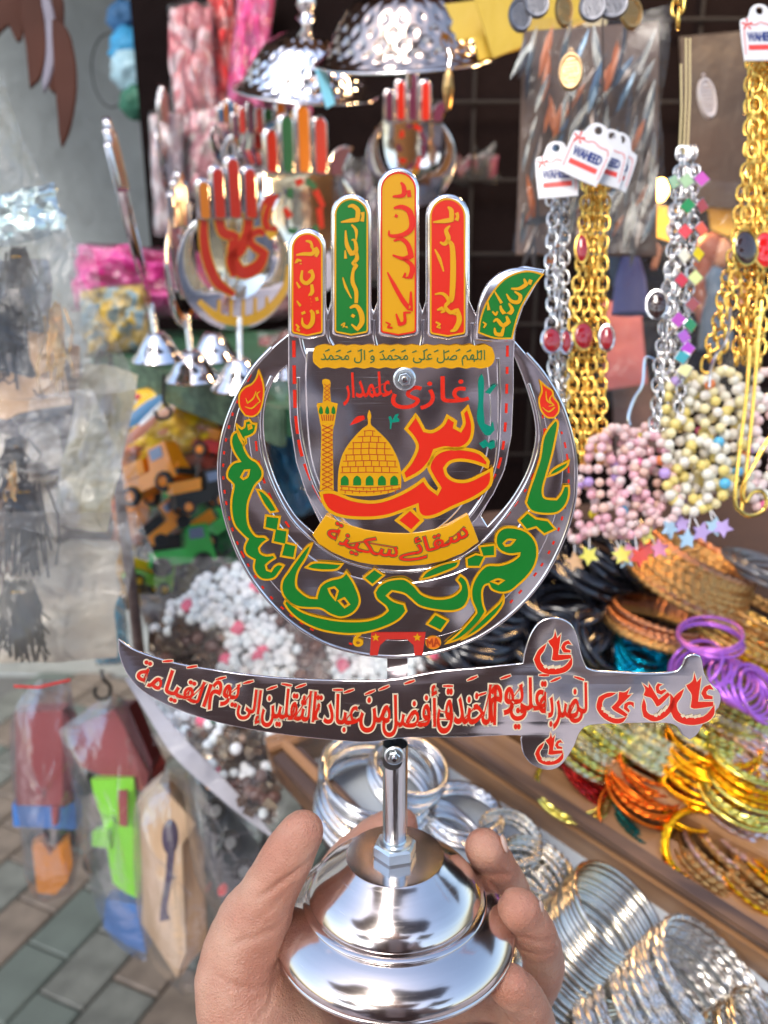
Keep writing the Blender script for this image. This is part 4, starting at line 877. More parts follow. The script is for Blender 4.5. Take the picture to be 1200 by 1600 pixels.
bangles((640, 1196), (635, 1214), 6, 58, .55, 20, 4.6, ['plain'], [CH], 'smaller polished silver bangle leaning inside the stack right of the rod', jit=1.6, lift=.03)
bangles((727, 1262), (724, 1282), 5, 58, .42, 8, 5, ['plain', 'twist'], [CH], 'silver bangle in the flat pile left of the middle finger', jit=1.2, lift=.014)
bangles((690, 1312), (700, 1338), 6, 66, .5, 25, 4.8, ['plain'], [CH], 'silver bangle lying low behind the dome and the middle fingertip', jit=2)
bangles((800, 1308), (792, 1322), 4, 48, .52, 12, 4, ['twist'], [WSILV], 'rope twisted silver bangle at the top of the twisted row', jit=1.3, lift=.016)
bangles((838, 1352), (800, 1408), 16, 58, .40, 18, 4, ['twist'], [WSILV], 'rope twisted silver bangle fanned out behind the ring fingertip', jit=1.6, lift=.02)
bangles((965, 1425), (870, 1545), 24, 84, .40, 33, 4.6, ['plain'], [WSILV], 'plain silver bangle in the long leaning coil right of the fingers', jit=.7, lift=.028)
bangles((1120, 1535), (985, 1660), 20, 108, .36, 38, 5, ['facet'], [glitter('silver_glitter', (.85, .82, .78), (.45, .42, .38), 1400)], 'hammered glittering silver bangle in the bottom right coil', jit=.9, lift=.026)
bangles((1225, 1640), (1150, 1700), 8, 100, .36, 38, 4, ['facet'], [WSILV], 'hammered silver bangle at the lowest right corner', jit=1)
# black glass bangles
blab = 'glossy black bangle in the heap between the crescent and the brown bangles'
for p0, p1, n, rp, ra, an in [((780, 930), (740, 1000), 9, 62, .45, 20), ((905, 900), (960, 860), 10, 66, .4, 35), ((900, 985), (850, 1000), 7, 52, .6, -10), ((985, 880), (1040, 850), 8, 60, .35, 50), ((860, 930), (900, 960), 8, 58, .5, 5), ((700, 1010), (740, 1020), 5, 48, .5, 30), ((940, 1000), (905, 1030), 5, 50, .7, 60), ((820, 870), (880, 850), 8, 60, .5, 30)]:
    bangles(p0, p1, n, rp, ra, an, 6, ['plain'], [BLK], blab, jit=2.5, lift=.02)
bangles((1185, 880), (1215, 905), 6, 52, .35, 15, 4, ['plain'], [mat('grey_glass', (.10, .10, .11), .06, 0, coat=1)], 'smoky grey bangle at the right edge above the brown bangles', jit=1.5, lift=.03)
BR = glitter('bronze_glitter', (.45, .20, .07), (.75, .45, .15), 1500, .3); BR2 = mat('copper_metal', (.55, .24, .12), .28, 1, .2, 300)
bangles((1092, 862), (1070, 925), 16, 88, .30, 24, 5.0, ['bead', 'bead', 'facet'], [BR, BR2, BR], 'beaded copper brown bangle in the tall row below the pastel beads', jit=.6, lift=.03)
bangles((1035, 962), (1025, 985), 6, 76, .26, 14, 5, ['bead'], [BR2, BR], 'beaded copper bangle in the open pair before the brown row', jit=.8, lift=.024)
bangles((1180, 950), (1150, 1010), 9, 80, .32, 24, 3.6, ['bead', 'facet'], [BR, glitter('amber_glitter', (.7, .32, .04), (.9, .6, .2), 1500)], 'amber brown glitter bangle at the right edge beside the purple ones', jit=1, lift=.018)
CY = mat('cyan_metal', (.0, .30, .46), .2, .9, .2, 500, .1); PU = mat('purple_metal', (.42, .14, .62), .25, .6, .1, 500, .1)
bangles((1005, 1004), (1000, 1042), 9, 39, .62, 20, 3.2, ['facet'], [CY], 'bright turquoise bangle in the small pile above the sword hilt', jit=1.5, lift=.014)
bangles((1108, 992), (1112, 1002), 3, 48, .38, -5, 2.5, ['plain'], [PU], 'purple bangle at the top of the purple heap', jit=1, lift=.06)
for k in range(12):
    bangles((1085+k*9, 1040+k*4), (1085+k*9, 1050), 1, 44, .45+.03*k, -40+k*8, 3.0, ['plain'], [PU], ORD[k].replace('topmost', 'leftmost')+(' from the left' if k else '')+' purple wire bangle fanned out right of the sword hilt', jit=1.5, lift=.055)
for k in range(5): bangles((1050+k*9, 1040), (1050, 1040), 1, 34, .6, 20*k-40, 2.6, ['plain'], [mat('green_metal', (.01, .16, .06), .2, .8, .2, 500, .1)], ORD[k].replace('topmost', 'leftmost')+(' from the left' if k else '')+' dark green bangle under the turquoise and purple ones', jit=3, lift=.006)
YG = mat('lime_gold_metal', (.75, .66, .16), .2, 1, .2, 400, .1); PG = glitter('pale_gold', (.78, .66, .30), (.65, .60, .42), 700, .22)
bangles((985, 1118), (905, 1172), 15, 64, .30, 32, 3.0, ['facet'], [PG, YG], 'pale gold faceted bangle in the row just below the sword hilt', jit=.5, lift=.018)
bangles((1045, 1135), (1020, 1176), 11, 62, .28, 20, 3.2, ['facet'], [PG, glitter('sage_gold', (.50, .52, .28), (.72, .68, .40), 700, .25)], 'greenish gold faceted bangle in the middle row above the orange ones', jit=.4, lift=.018)
bangles((1150, 1085), (1105, 1150), 13, 66, .28, 18, 3.2, ['facet'], [PG, YG], 'light gold faceted bangle in the right row above the amber ones', jit=.5, lift=.02)
bangles((940, 1195), (925, 1215), 6, 60, .33, 38, 2.8, ['facet'], [mat('red_metal', (.55, .03, .03), .25, .9, .2, 400)], 'red metallic bangle behind the lime gold ones', jit=.8, lift=.006)
bangles((892, 1225), (893, 1240), 6, 56, .55, 8, 2.6, ['plain', 'facet'], [YG], 'lime gold bangle hanging over the wooden divider', jit=1.8, lift=.016)
OR = mat('orange_metal', (.72, .14, .01), .22, .85, .2, 400, .1); AM = mat('amber_metal', (.86, .40, .01), .2, .95, .2, 400, .08)
bangles((1020, 1190), (1005, 1240), 10, 58, .42, 18, 3.2, ['facet', 'plain'], [OR], 'orange bangle in the slumped stack on the divider', jit=1.6, lift=.02)
bangles((988, 1272), (988, 1272), 1, 52, .86, 25, 2, ['plain'], [OR], 'single thin orange bangle hanging lowest on the wooden divider', lift=.018)
bangles((995, 1262), (1000, 1290), 6, 50, .3, 35, 2.6, ['facet'], [mat('teal_metal', (.02, .16, .13), .25, .8, .2, 400)], 'dark teal bangle under the orange stack', jit=.6, lift=.004)
bangles((1115, 1150), (1100, 1215), 14, 70, .40, 8, 3.2, ['facet', 'plain'], [AM], 'amber gold bangle in the big stack right of the orange ones', jit=1.6, lift=.026)
bangles((1086, 1245), (1086, 1245), 2, 54, .88, 0, 3.2, ['plain'], [AM], 'amber bangle linking the stack and the upright ring', jit=1.5, lift=.024)
bangles((1093, 1318), (1097, 1326), 6, 57, .93, 10, 3.4, ['facet', 'plain'], [AM], 'amber bangle in the round ring at the front of the heap', jit=1.5, lift=.02)
bangles((1172, 1178), (1160, 1250), 12, 62, .40, 14, 3.4, ['facet', 'plain'], [AM, YG], 'gold bangle at the right edge above the glitter row', jit=1.4, lift=.034)
bangles((1190, 1010), (1180, 1040), 6, 56, .36, 16, 4, ['facet'], [AM, BR], 'golden bangle at right behind the purple wires', jit=1, lift=.03)
MC = glitter('confetti_glitter', (.75, .42, .42), (.55, .42, .22), 1100, .3, .8); MC2 = glitter('rose_glitter', (.62, .34, .42), (.8, .75, .7), 900, .25)
bangles((1185, 1120), (1150, 1260), 24, 68, .34, 24, 3.2, ['facet'], [MC, MC2], 'rose and silver glitter bangle in the long right-hand row', jit=.8, lift=.016)
bangles((1170, 1300), (1110, 1350), 12, 66, .34, 30, 3.2, ['facet'], [MC, BR], 'rust coloured glitter bangle low behind the round amber ring', jit=1, lift=.004)
bangles((1215, 1255), (1220, 1275), 3, 52, .8, 10, 2.8, ['plain'], [mat('copper_orange', (.7, .28, .08), .25, .9)], 'copper orange bangle cut by the right edge', jit=1.6, lift=.02)
bangles((1230, 1330), (1180, 1380), 10, 66, .3, 28, 3.2, ['facet'], [BR, AM], 'bronze glitter bangle low at the right edge on the divider', jit=1, lift=.004)

# ================================================================== BACK OF THE STALL
DKW = mat('dark_backing', (.008, .005, .005), .9, 0, .4, 20, .4, 5, spec=.05)
bk = thing('display_rack', 'dark wire display rack at the back of the stall behind the hanging chains', 'display rack', (.3, 1.14, 0))
b = MB(); b.box(Matrix.Translation((.46, 1.16, 1.35)), 1.50, .02, 1.6); part('backing_board', b, DKW, bk)
WIRE = mat('wire_dark', (.012, .009, .008), .9, 0, .2, 200)  # plain near-black wire
me = None
for k in range(12):
    b = MB(); x = .02+k*.085; b.tube([(x, 1.135, .6), (x, 1.135, 2.0)], .0022, 6); part('rack_wire', b, WIRE, bk)
for k in range(14):
    b = MB(); z = .85+k*.085; b.tube([(0, 1.13, z), (1.1, 1.13, z)], .0022, 6); part('rack_wire', b, WIRE, bk)
def wpos(px, py, d): return W(px, py, d)
def pillow(M, w_, h_, t_, seed=0, nx=12, ny=14, amp=.25, holes=None):
    """flat sealed packet with puffed, crinkled faces"""
    vs, fs = [], []
    for sd_ in (1, -1):
        o = len(vs)
        for j in range(ny+1):
            for i in range(nx+1):
                u, v = i/nx*2-1, j/ny*2-1; k = max(0, (1-u**4)*(1-v**4))**.6
                n_ = noise.noise(Vector((u*2.3+seed, v*2.3, sd_*3)))*amp+noise.noise(Vector((u*6+seed, v*6, sd_)))*amp*.5
                ed = 1+.10*noise.noise(Vector((v*2.2+seed, seed, 0))); sh_ = .06*w_*noise.noise(Vector((v*1.6, seed*3.1, 1))); vs.append(M @ Vector((u*w_/2*(1-.05*v*v)*ed+sh_, v*h_/2*(1-.04*u*u)*(1+.05*noise.noise(Vector((u*2.2, seed, 5)))), sd_*t_/2*k*(1+n_*1.6)+.1*t_*noise.noise(Vector((u*1.5, v*1.8, seed))))))
        for j in range(ny):
            for i in range(nx):
                a = o+j*(nx+1)+i; q = (a, a+1, a+nx+2, a+nx+1); fs.append(q if sd_ == 1 else q[::-1])
    return MB().add(vs, fs)
FILM = film('clear_film', haze=.08); FILM2 = film('milky_film', (.95, .96, .98), haze=.10, gl=-.6, bs=25); FILMY = film('smoky_film', (.86, .82, .78), haze=.03, gl=.2, bs=60, strength=1.)
def sheet_mb(px, d, nx=26, ny=34, amp=.012, seed=0, sc_=9, dd=0.):
    """crumpled film: px = four corners (tl,tr,br,bl) in the photograph at depth d"""
    tl, tr, br, bl = [Vector(p) for p in px]; vs = []
    for j in range(ny+1):
        v = j/ny
        for i in range(nx+1):
            u = i/nx; p = (tl*(1-u)+tr*u)*(1-v)+(bl*(1-u)+br*u)*v
            q = W(p.x, p.y, d+dd*v); s_ = Vector((q.x*sc_+seed, q.y*sc_, q.z*sc_))
            a = 1-abs(noise.noise(s_))*2.2; b_ = 1-abs(noise.noise(s_*2.3))*2
            vs.append(q + FW*(-amp*a-amp*.45*b_)+RT*noise.noise(s_*1.7)*amp*.5)
    fs = [(j*(nx+1)+i, (j+1)*(nx+1)+i, (j+1)*(nx+1)+i+1, j*(nx+1)+i+1) for j in range(ny) for i in range(nx)]
    return MB().add(vs, fs)
# ------------- chains
def link_me(L_, wd, r_, nt=5):
    st = []
    for k in range(6): a = -pi/2+pi*k/5; st.append((wd/2*cos(a)*1, L_/2-wd/2+wd/2*0+0+wd/2*0, a))
    pts = []
    for k in range(6): a = pi*k/5; pts.append((wd/2*cos(a), L_/2-wd/2+wd/2*sin(a), 0))
    for k in range(6): a = pi+pi*k/5; pts.append((wd/2*cos(a), -L_/2+wd/2+wd/2*sin(a), 0))
    m = MB().tube(pts, r_, nt, True); return m.mesh('link', None, True)
def chain(name, label, group, path, d, Lpx, m, stones=(), wob=0, fat=1.):
    P3 = [W(x, y, d+(p[2] if len(p) > 2 else 0)) for p in path for x, y in [p[:2]]]
    # resample
    L_ = Lpx*S(d); step = L_*.66; t = thing(name, label, 'chain', P3[0], group); inv = WM[t.name].inverted()
    key = ('lk', round(L_, 4), m.name, fat)
    if key not in _tor: me = link_me(L_, L_*.66, L_*.10*fat); me.materials.append(m); _tor[key] = me
    me = _tor[key]; pos = 0; i = 0; acc = 0; n = 0
    segs = [(a, b, (b-a).length) for a, b in zip(P3, P3[1:])]; tot = sum(q[2] for q in segs)
    while pos < tot and n < 60:
        a0 = 0
        for a, b, l in segs:
            if a0+l >= pos: break
            a0 += l
        p = a+(b-a)*((pos-a0)/l); y = (b-a).normalized(); p = p+Vector((noise.noise(Vector((pos*40, seedc[0], 0))), noise.noise(Vector((pos*40, seedc[0], 9))), 0))*.0012*wob
        M = frame(p, RT if abs(y.dot(RT)) < .9 else FW, y) @ Matrix.Rotation((pi/2 if n % 2 else 0)+r.uniform(-.4, .4)+.5, 4, 'Y') @ Matrix.Rotation(r.uniform(-.12, .12), 4, 'Z')
        inst('link', me, t, inv @ M); pos += step; n += 1
    seedc[0] += 7.3
    for (x, y, rx, ry, mm, rim) in stones:
        M = camframe(x, y, d-.012, 0, r.uniform(-.3, .3)); g = part('stone', MB().ell(M, rx*S(d), ry*S(d), 5*S(d), 20, 10), mm, t)
        if rim:
            part('setting', MB().tube([M @ Vector((rx*1.08*S(d)*cos(a*pi/12), ry*1.08*S(d)*sin(a*pi/12), 0)) for a in range(24)], 2.2*S(d), 6, True), rim, g)
    return t
seedc = [0.]
GAR = mat('garnet', (.28, .005, .01), .06, 0, coat=1, var=.1); ONX = mat('onyx', (.03, .012, .01), .05, 0, coat=1)
GC = 'silver chains with red stones at the left of the row'
chain('silver_chain', 'silver chain with a dark red oval stone, leftmost hanging chain', None, [(862, 310), (862, 520), (866, 640)], .50, 25, CH, [(862, 532, 15, 18, GAR, CH)], 1)
chain('silver_chain', 'plain silver chain hanging right behind the leftmost one', None, [(880, 312), (882, 520), (880, 640)], .505, 23, CH, [(884, 534, 9, 17, GAR, CH)], 1)
chain('silver_chain', 'thin silver chain between the leftmost chain and the gold bundle', None, [(870, 305), (873, 480), (874, 660)], .512, 20, CH, (), 1)
for k, (xt, xb, lab, st) in enumerate([(916, 886, 'gold chain with a round red stone, left strand of the tagged gold bundle', [(909, 388, 9, 20, GAR, GOLD)]), (926, 900, 'gold chain with the largest red oval stone of the tagged bundle', [(912, 525, 16, 20, GAR, GOLD)]), (936, 914, 'plain gold chain in the middle of the tagged bundle', []), (946, 930, 'gold chain with a small red stone, right strand of the tagged bundle', [(948, 528, 10, 18, GAR, CH)]), (932, 908, 'gold chain at the back of the tagged bundle', [])]):
    chain('gold_chain', lab, 'gold chains under the price tags', [(xt, 286), (xt-1, 330), ((xt+xb)/2+(k-2)*3, 520), (xb+8, 722)], .50+.006*(k % 3), 24, GOLD, st, 1)
ZC = [('silver chain with a black oval stone, left strand of the charm bundle', 1066, 1020, [(1026, 476, 14, 20, ONX, CH)]), ('silver chain in the middle of the charm bundle', 1074, 1036, []), ('silver chain behind the coloured diamonds', 1082, 1050, []), ('fine silver chain at the back of the charm bundle', 1070, 1030, [])]
for k, (lab, xt, xb, st) in enumerate(ZC): chain('silver_chain', lab, 'silver chains with coloured charms', [(xt, 240), (xt-12, 330), ((xt+xb)/2-4, 480), (xb, 690)], .50+.007*(k % 3), 23, CH, st, 1)
CHP = [(1086, 268), (1084, 330), (1082, 400), (1076, 470), (1072, 530), (1064, 600), (1056, 660)]
chain('silver_chain', 'silver chain that carries the coloured diamond charms', 'silver chains with coloured charms', CHP, .495, 20, CH, (), 1)
t = thing('charm_chain', 'row of small diamond-shaped enamel charms, silver rimmed, in many colours', 'chain', W(1085, 250, .492))
for i, (x, y, c) in enumerate([(1072, 283, (.35, .5, .3)), (1052, 285, (.3, .45, .25)), (1096, 280, (.5, .1, .4)), (1075, 322, (.02, .22, .08)), (1096, 322, (.3, .03, .02)), (1070, 362, (.6, .02, .02)), (1095, 358, (.65, .08, .02)), (1068, 400, (.7, .65, .5)), (1090, 397, (.7, .55, .03)), (1064, 438, (.5, .01, .02)), (1086, 434, (.55, .6, .2)), (1082, 476, (.25, .03, .02)), (1078, 508, (.01, .2, .05)), (1068, 526, (.35, .08, .45)), (1074, 545, (.4, .08, .5)), (1066, 558, (.05, .3, .35)), (1060, 500, (.4, .08, .4)), (1070, 578, (.45, .45, .15))]):
    M = camframe(x, y, .487, pi/4+r.uniform(-.2, .2), r.uniform(-.5, .5)); sz = 17*S(.487)
    b = MB().box(M, sz, sz, .0014); c_ = part('charm', b, mat('enamel%d' % i, c, .12, 0, coat=1, var=.05), t)
    part('charm_rim', MB().tube([M @ Vector((sx*sz/2, sy*sz/2, 0)) for sx, sy in ((1, 1), (-1, 1), (-1, -1), (1, -1))], .0007, 5, True), SILV, c_)
for k, (lab, xt, xm, xb, st) in enumerate([('gold chain with a big dark oval stone at the right edge', 1178, 1160, 1122, [(1165, 387, 20, 25, ONX, GOLD)]), ('gold chain with a glowing red stone at the right edge', 1190, 1185, 1175, [(1195, 390, 16, 26, mat('red_glass', (.6, .01, .01), .05, 0, coat=1), GOLD)]), ('gold chain swinging left below the dark oval stone', 1172, 1148, 1104, []), ('gold chain along the right edge behind the stones', 1200, 1196, 1186, []), ('fine gold chain inside the right-hand bundle', 1184, 1172, 1150, []), ('gold chain nearest the right edge', 1196, 1186, 1160, [])]):
    chain('gold_chain', lab, 'gold chains at the right edge', [(xt+4, 62), (xt, 250), (xm, 385), (xb, 565 if k != 2 else 575)], .49+.006*(k % 3), 26, GOLD, st, 1)
chain('gold_chain', 'short gold chain at the top edge above the silver charm bundle', None, [(1058, -30), (1060, 30)], .5, 30, GOLD, (), 1)
TH = mat('thread', (.05, .035, .03), .8)
for i, (a, b_) in enumerate([((1072, 60), (1068, 240)), ((1078, 60), (1074, 240)), ((1064, 100), (1062, 235)), ((892, 150), (884, 232)), ((942, 30), (938, 200))]):
    solo('hanging_thread', MB().tube([W(*a, .5), W((a[0]+b_[0])/2+2, (a[1]+b_[1])/2, .5), W(*b_, .5)], .0006, 5), mat('gold_thread', (.5, .4, .2), .5) if i < 3 else TH, ['leftmost gold thread above the silver charm bundle', 'right gold thread above the silver charm bundle', 'short gold thread above the silver charm bundle', 'dark thread holding the left price tag', 'dark thread holding the front price tag'][i], 'thread')
# ------------- price tags
TAGW = mat('tag_card', (.60, .59, .60), .45, 0, .1, 40, .03, coat=.3); TBL = mat('tag_blue', (.02, .035, .16), .4); TRD = mat('tag_red', (.62, .05, .04), .4)
def price_tag(px, py, d, rot, yaw, label, k=1.):
    M = camframe(px, py, d, R(rot), R(yaw)); t = thing('price_tag', label, 'price tag', M); u = S(d)*k
    l = [(-30, -38), (-25, -43), (25, -43), (31, -38), (33, 14), (28, 22), (20, 24), (14, 38), (6, 44), (-6, 44), (-14, 38), (-20, 24), (-28, 22), (-33, 14)]
    o = plate('card', [(x*u, y*u) for x, y in cr(l[::-1] if False else l, 3, True, 60)], [[(6*u*cos(a*pi/6), 34*u+6*u*sin(a*pi/6)) for a in range(12)]], .0008, .0002, TAGW, t)
    def fl(name, pts, m, z=.00095):
        v, f = fillmesh([(x*u, y*u) for x, y in pts], [], z); part(name, MB().add(v, f), m, t, world=False, smooth=False)
    P_, F_, Lp, asp = textmesh('WAHEED', True)
    mb = MB().add([((-22+44*a)*u, (-13+13*b)*u, .001) for a, b in P_], F_)
    for lp in Lp: rv, rf = ribbon([((-22+44*P_[i][0])*u, (-13+13*P_[i][1])*u) for i in lp], 1.6*u); mb.add([(x, y, .00097) for x, y in rv], rf)
    part('lettering', mb, TBL, t, world=False, smooth=False)
    fl('red_bar', [(-22, -27), (22, -27), (22, -19), (-22, -19)], TRD)
    fl('border_line', stroke([(-27, -34), (-27, 8), (-20, 13), (-8, 12), (0, 16), (12, 12), (24, 12), (28, 4)], 1.4, 3), TRD)
    fl('border_line', stroke([(28, -34), (28, 2)], 1.0, 2), TRD)
    for a in range(5): fl('bow', stroke([(-22, 13), (-22+9*cos(a*1.26+.3), 13+9*sin(a*1.26+.3))], [1, 3.4], 2), TRD)
    return t
price_tag(962, 250, .487, -18, 15, 'white paper price tag mostly hidden behind the front one, upper right')
price_tag(948, 246, .483, -14, 8, 'white price tag just behind the front one')
price_tag(870, 266, .482, 2, -8, 'white price tag lettered in blue, lower left of the cluster')
price_tag(920, 238, .474, -24, 0, 'white price tag lettered in blue, in front of the others', 1.06)
price_tag(1188, 52, .48, 4, 5, 'white price tag at the top right corner above the gold chains')
# ------------- coin pendants and the earring packet
def pendant(px, py, rx, ry, m, label, d=.52, rot=0):
    M = camframe(px, py, d, R(rot), r.uniform(-.3, .3)); t = thing('pendant', label, 'pendant', M); u = S(d)
    part('disc', MB().lathe([(0, .0016), (.72, .0016), (.8, .0026), (.92, .0028), (1, .0012), (1, 0), (0, 0)], Matrix.Diagonal((rx*u, ry*u, 1, 1)), 32), m, t, world=False, smooth=35)
    for k in range(7):
        y = (-.55+k*.18)*ry*u; hw_ = .6*rx*u*sqrt(max(0, 1-(y/(ry*u))**2)); pts = [(-hw_+2*hw_*i/10, y+.04*ry*u*sin(i*2.1+k)+.03*ry*u*((i*7+k) % 3-1), .0019) for i in range(11)]
        part('relief_line', MB().tube(pts, .028*ry*u, 5), m, t, world=False)
    part('loop', MB().tube([(3*u*cos(a*pi/5), ry*u+3*u+3*u*sin(a*pi/5), .001) for a in range(10)], .8*u, 5, True), m, t, world=False)
ASIL = mat('antique_silver', (.22, .22, .24), .5, 1, .3, 200, .2); AGO = mat('antique_gold', (.5, .32, .13), .3, 1, .3, 200, .15)
pendant(892, 113, 19, 30, mat('rose_gold', (.62, .42, .22), .5, 1, .2, 200), 'oval rose gold pendant with raised script hanging alone in front of the packet', .49)
pendant(812, 25, 19, 27, ASIL, 'antique silver oval pendant with a beaded edge, leftmost at the top')
pendant(838, 8, 20, 22, ASIL, 'round antique silver pendant behind the beaded oval one')
pendant(880, 18, 15, 26, AGO, 'narrow gold pendant with script on the yellow card', .515)
pendant(925, 12, 21, 24, ASIL, 'large grey coin pendant right of the narrow gold one', .515)
pendant(955, 6, 26, 26, ASIL, 'largest grey coin pendant at the top', .52)
pendant(985, 22, 18, 26, AGO, 'gold rimmed pendant, rightmost at the top', .525)
pendant(1103, 155, 16, 33, mat('clear_stone', (.5, .42, .38), .1, 0, coat=1), 'clear oval pendant hanging right of the earring packet', .56, 10)
pk = thing('earring_packet', 'big clear plastic packet full of silver leaf earrings hanging at upper right', 'packet', W(920, 220, .60))
part('film', sheet_mb([(828, 45), (1040, 20), (1030, 400), (800, 400)], .585, 18, 24, .008, 4, 12), FILMY, pk)
r2 = random.Random(5); LF = [mat('leaf_silver', (.26, .27, .26), .25, 1, .3, 300), mat('leaf_dark', (.10, .09, .09), .3, .8), mat('leaf_orange', (.45, .12, .03), .4), mat('leaf_teal', (.12, .2, .3), .3, .6)]
lm = []
for m in LF:
    me = MB().add([(0, -1, 0), (.14, -.3, .05), (.12, .4, .02), (0, 1, 0), (-.12, .4, .02), (-.14, -.3, .05), (0, 0, .09)], [(0, 1, 6), (1, 2, 6), (2, 3, 6), (3, 4, 6), (4, 5, 6), (5, 0, 6)]).mesh('leaf_earring'); me.materials.append(m); lm.append(me)
for k in range(110):
    x, y = r2.uniform(815, 1025), r2.uniform(60, 395); M = camframe(x, y, .60+r2.uniform(0, .03), R(r2.gauss(-18, 14)), r2.uniform(-.8, .8)) @ Matrix.Diagonal((r2.uniform(.012, .02),)*3+(1,))
    inst('leaf_earring', lm[r2.choice((0, 0, 1, 1, 1, 2, 3))], pk, WM[pk.name].inverted() @ M)
b = MB().prism([(x*S(.62), -y*S(.62)) for x, y in [(-106, -180), (112, -195), (108, 182), (-118, 180)]], camframe(920, 225, .64), .002); part('backing_card', b, mat('card_brown', (.09, .055, .04), .7, 0, .3, 40, .4, 8), pk)
# yellow cards behind
for i, (p, c) in enumerate([([(735, -20), (905, -20), (915, 35), (770, 92)], (.42, .27, .01)), ([(870, 5), (960, -5), (945, 45), (858, 50)], (.45, .38, .22)), ([(740, 60), (800, 50), (812, 78), (748, 96)], (.5, .34, .02)), ([(640, 15), (760, 0), (765, 60), (655, 70)], (.45, .30, .02))]):
    d = .66+.01*i; q_ = [((x-820)*S(d), -(y-20)*S(d)) for x, y in p][::-1]
    solo('backing_card', MB().prism(q_, camframe(820, 20, d), .0016), mat('card_col%d' % i, c, .55, 0, .2, 30, .1), ['large yellow card at the top behind the coin pendants', 'cream card behind the grey coin pendants', 'narrow yellow card edge left of the earring packet', 'mustard card seen past the big hammered dome'][i], 'card')
# dolls in their packets behind the chains
def doll(px, py, d, sc_, label, dress, hair):
    t = thing('doll', label, 'doll', W(px, py, d)); u = S(d)*sc_
    M = camframe(px, py, d)
    part('head', MB().ell(M @ Matrix.Translation((8*u, 62*u, 0)), 20*u, 26*u, 18*u, 16, 10), mat('doll_skin', (.55, .26, .14), .45, sss=.1), t)
    hb = MB(); hb.ell(M @ Matrix.Translation((-6*u, 68*u, -6*u)), 26*u, 30*u, 22*u, 16, 10); hb.tube([M @ Vector(p) for p in [(-14*u, 60*u, -8*u), (-26*u, 10*u, -10*u), (-20*u, -50*u, -8*u)]], [18*u, 15*u, 6*u], 10); part('hair', hb, mat('doll_hair'+label[:4], hair, .5, 0, .5, 80), t)
    part('dress', MB().lathe([(8*u, 40*u), (22*u, 22*u), (14*u, -6*u), (24*u, -40*u), (30*u, -96*u)], M @ Matrix.Rotation(-pi/2, 4, 'X') @ Matrix.Diagonal((1, .6, 1, 1)), 20), mat('doll_dress'+label[:4], dress, .6, 0, .3, 60), t)
    part('arm', MB().tube([M @ Vector(p) for p in [(20*u, 28*u, 8*u), (40*u, 0, 14*u), (30*u, -30*u, 20*u)]], [7*u, 6*u, 5*u], 8), mat('doll_skin', (.55, .26, .14)), t)
doll(985, 395, .72, 1.0, 'blue dressed toy doll behind the gold chains', (.12, .14, .38), (.06, .10, .16))
doll(1118, 455, .74, .95, 'pale toy doll with a grey skirt between the silver charms and the gold chains', (.10, .16, .24), (.30, .08, .04))
solo('doll_packet', sheet_mb([(950, 290), (1180, 290), (1170, 620), (930, 640)], .67, 16, 20, .008, 31, 9), FILMY, 'clear packet film over the two dolls', 'packet')
for i, (p, c) in enumerate([([(950, 300), (1060, 330), (1050, 380), (955, 350)], (.30, .20, .02)), ([(940, 470), (1000, 480), (1010, 600), (945, 610)], (.30, .10, .12)), ([(1060, 60), (1170, 50), (1180, 330), (1075, 320)], (.025, .014, .008)), ([(1100, 280), (1210, 330), (1210, 400), (1110, 360)], (.36, .24, .04)), ([(955, 560), (1000, 540), (1040, 700), (960, 720)], (.10, .06, .05))]):
    d = .84+.02*i; solo('package_card', MB().prism([((x-1050)*S(d), -(y-400)*S(d)) for x, y in p][::-1], camframe(1050, 400, d), .003), mat('pkg%d' % i, c, .5, 0, .3, 20, .4, 14), ['olive package behind the blue doll', 'pink brown package left of the blue doll', 'tall brown package at the upper right', 'golden package behind the right gold chains', 'dark package under the blue doll'][i], 'package')
# lit bulb deep in the stall
bl = thing('light_bulb', 'small glowing warm bulb behind the silver charm bundle', 'light bulb', W(1032, 297, .80))
part('glass', MB().ell(WM[bl.name], .007, .007, .010, 16, 10), mat('bulb_glow', (1, .55, .12), .3, emit=14, var=0), bl)
ll = bpy.data.lights.new('bulb_light', 'POINT'); ll.energy = 1.0; ll.color = (1, .60, .26); ll.shadow_soft_size = .02; lo_ = bpy.data.objects.new('bulb_light', ll); link(lo_, None, Matrix.Translation(W(1032, 297, .775)))
ll = bpy.data.lights.new('bulb_light', 'POINT'); ll.energy = 2.2; ll.color = (1, .66, .34); ll.shadow_soft_size = .04; lo_ = bpy.data.objects.new('bulb_light', ll); link(lo_, None, Matrix.Translation(W(1300, -420, .75)))  # stronger warm light above the view; no bulb is seen there
unseen_bulb = thing('light_bulb', 'unseen warm bulb above the stall, out of the picture', 'light bulb', W(1300, -420, .75)+Vector((0, 0, .08)))
part('glass', MB().ell(WM[unseen_bulb.name], .02, .02, .028, 16, 10), mat('bulb_glow', (1, .55, .12)), unseen_bulb)
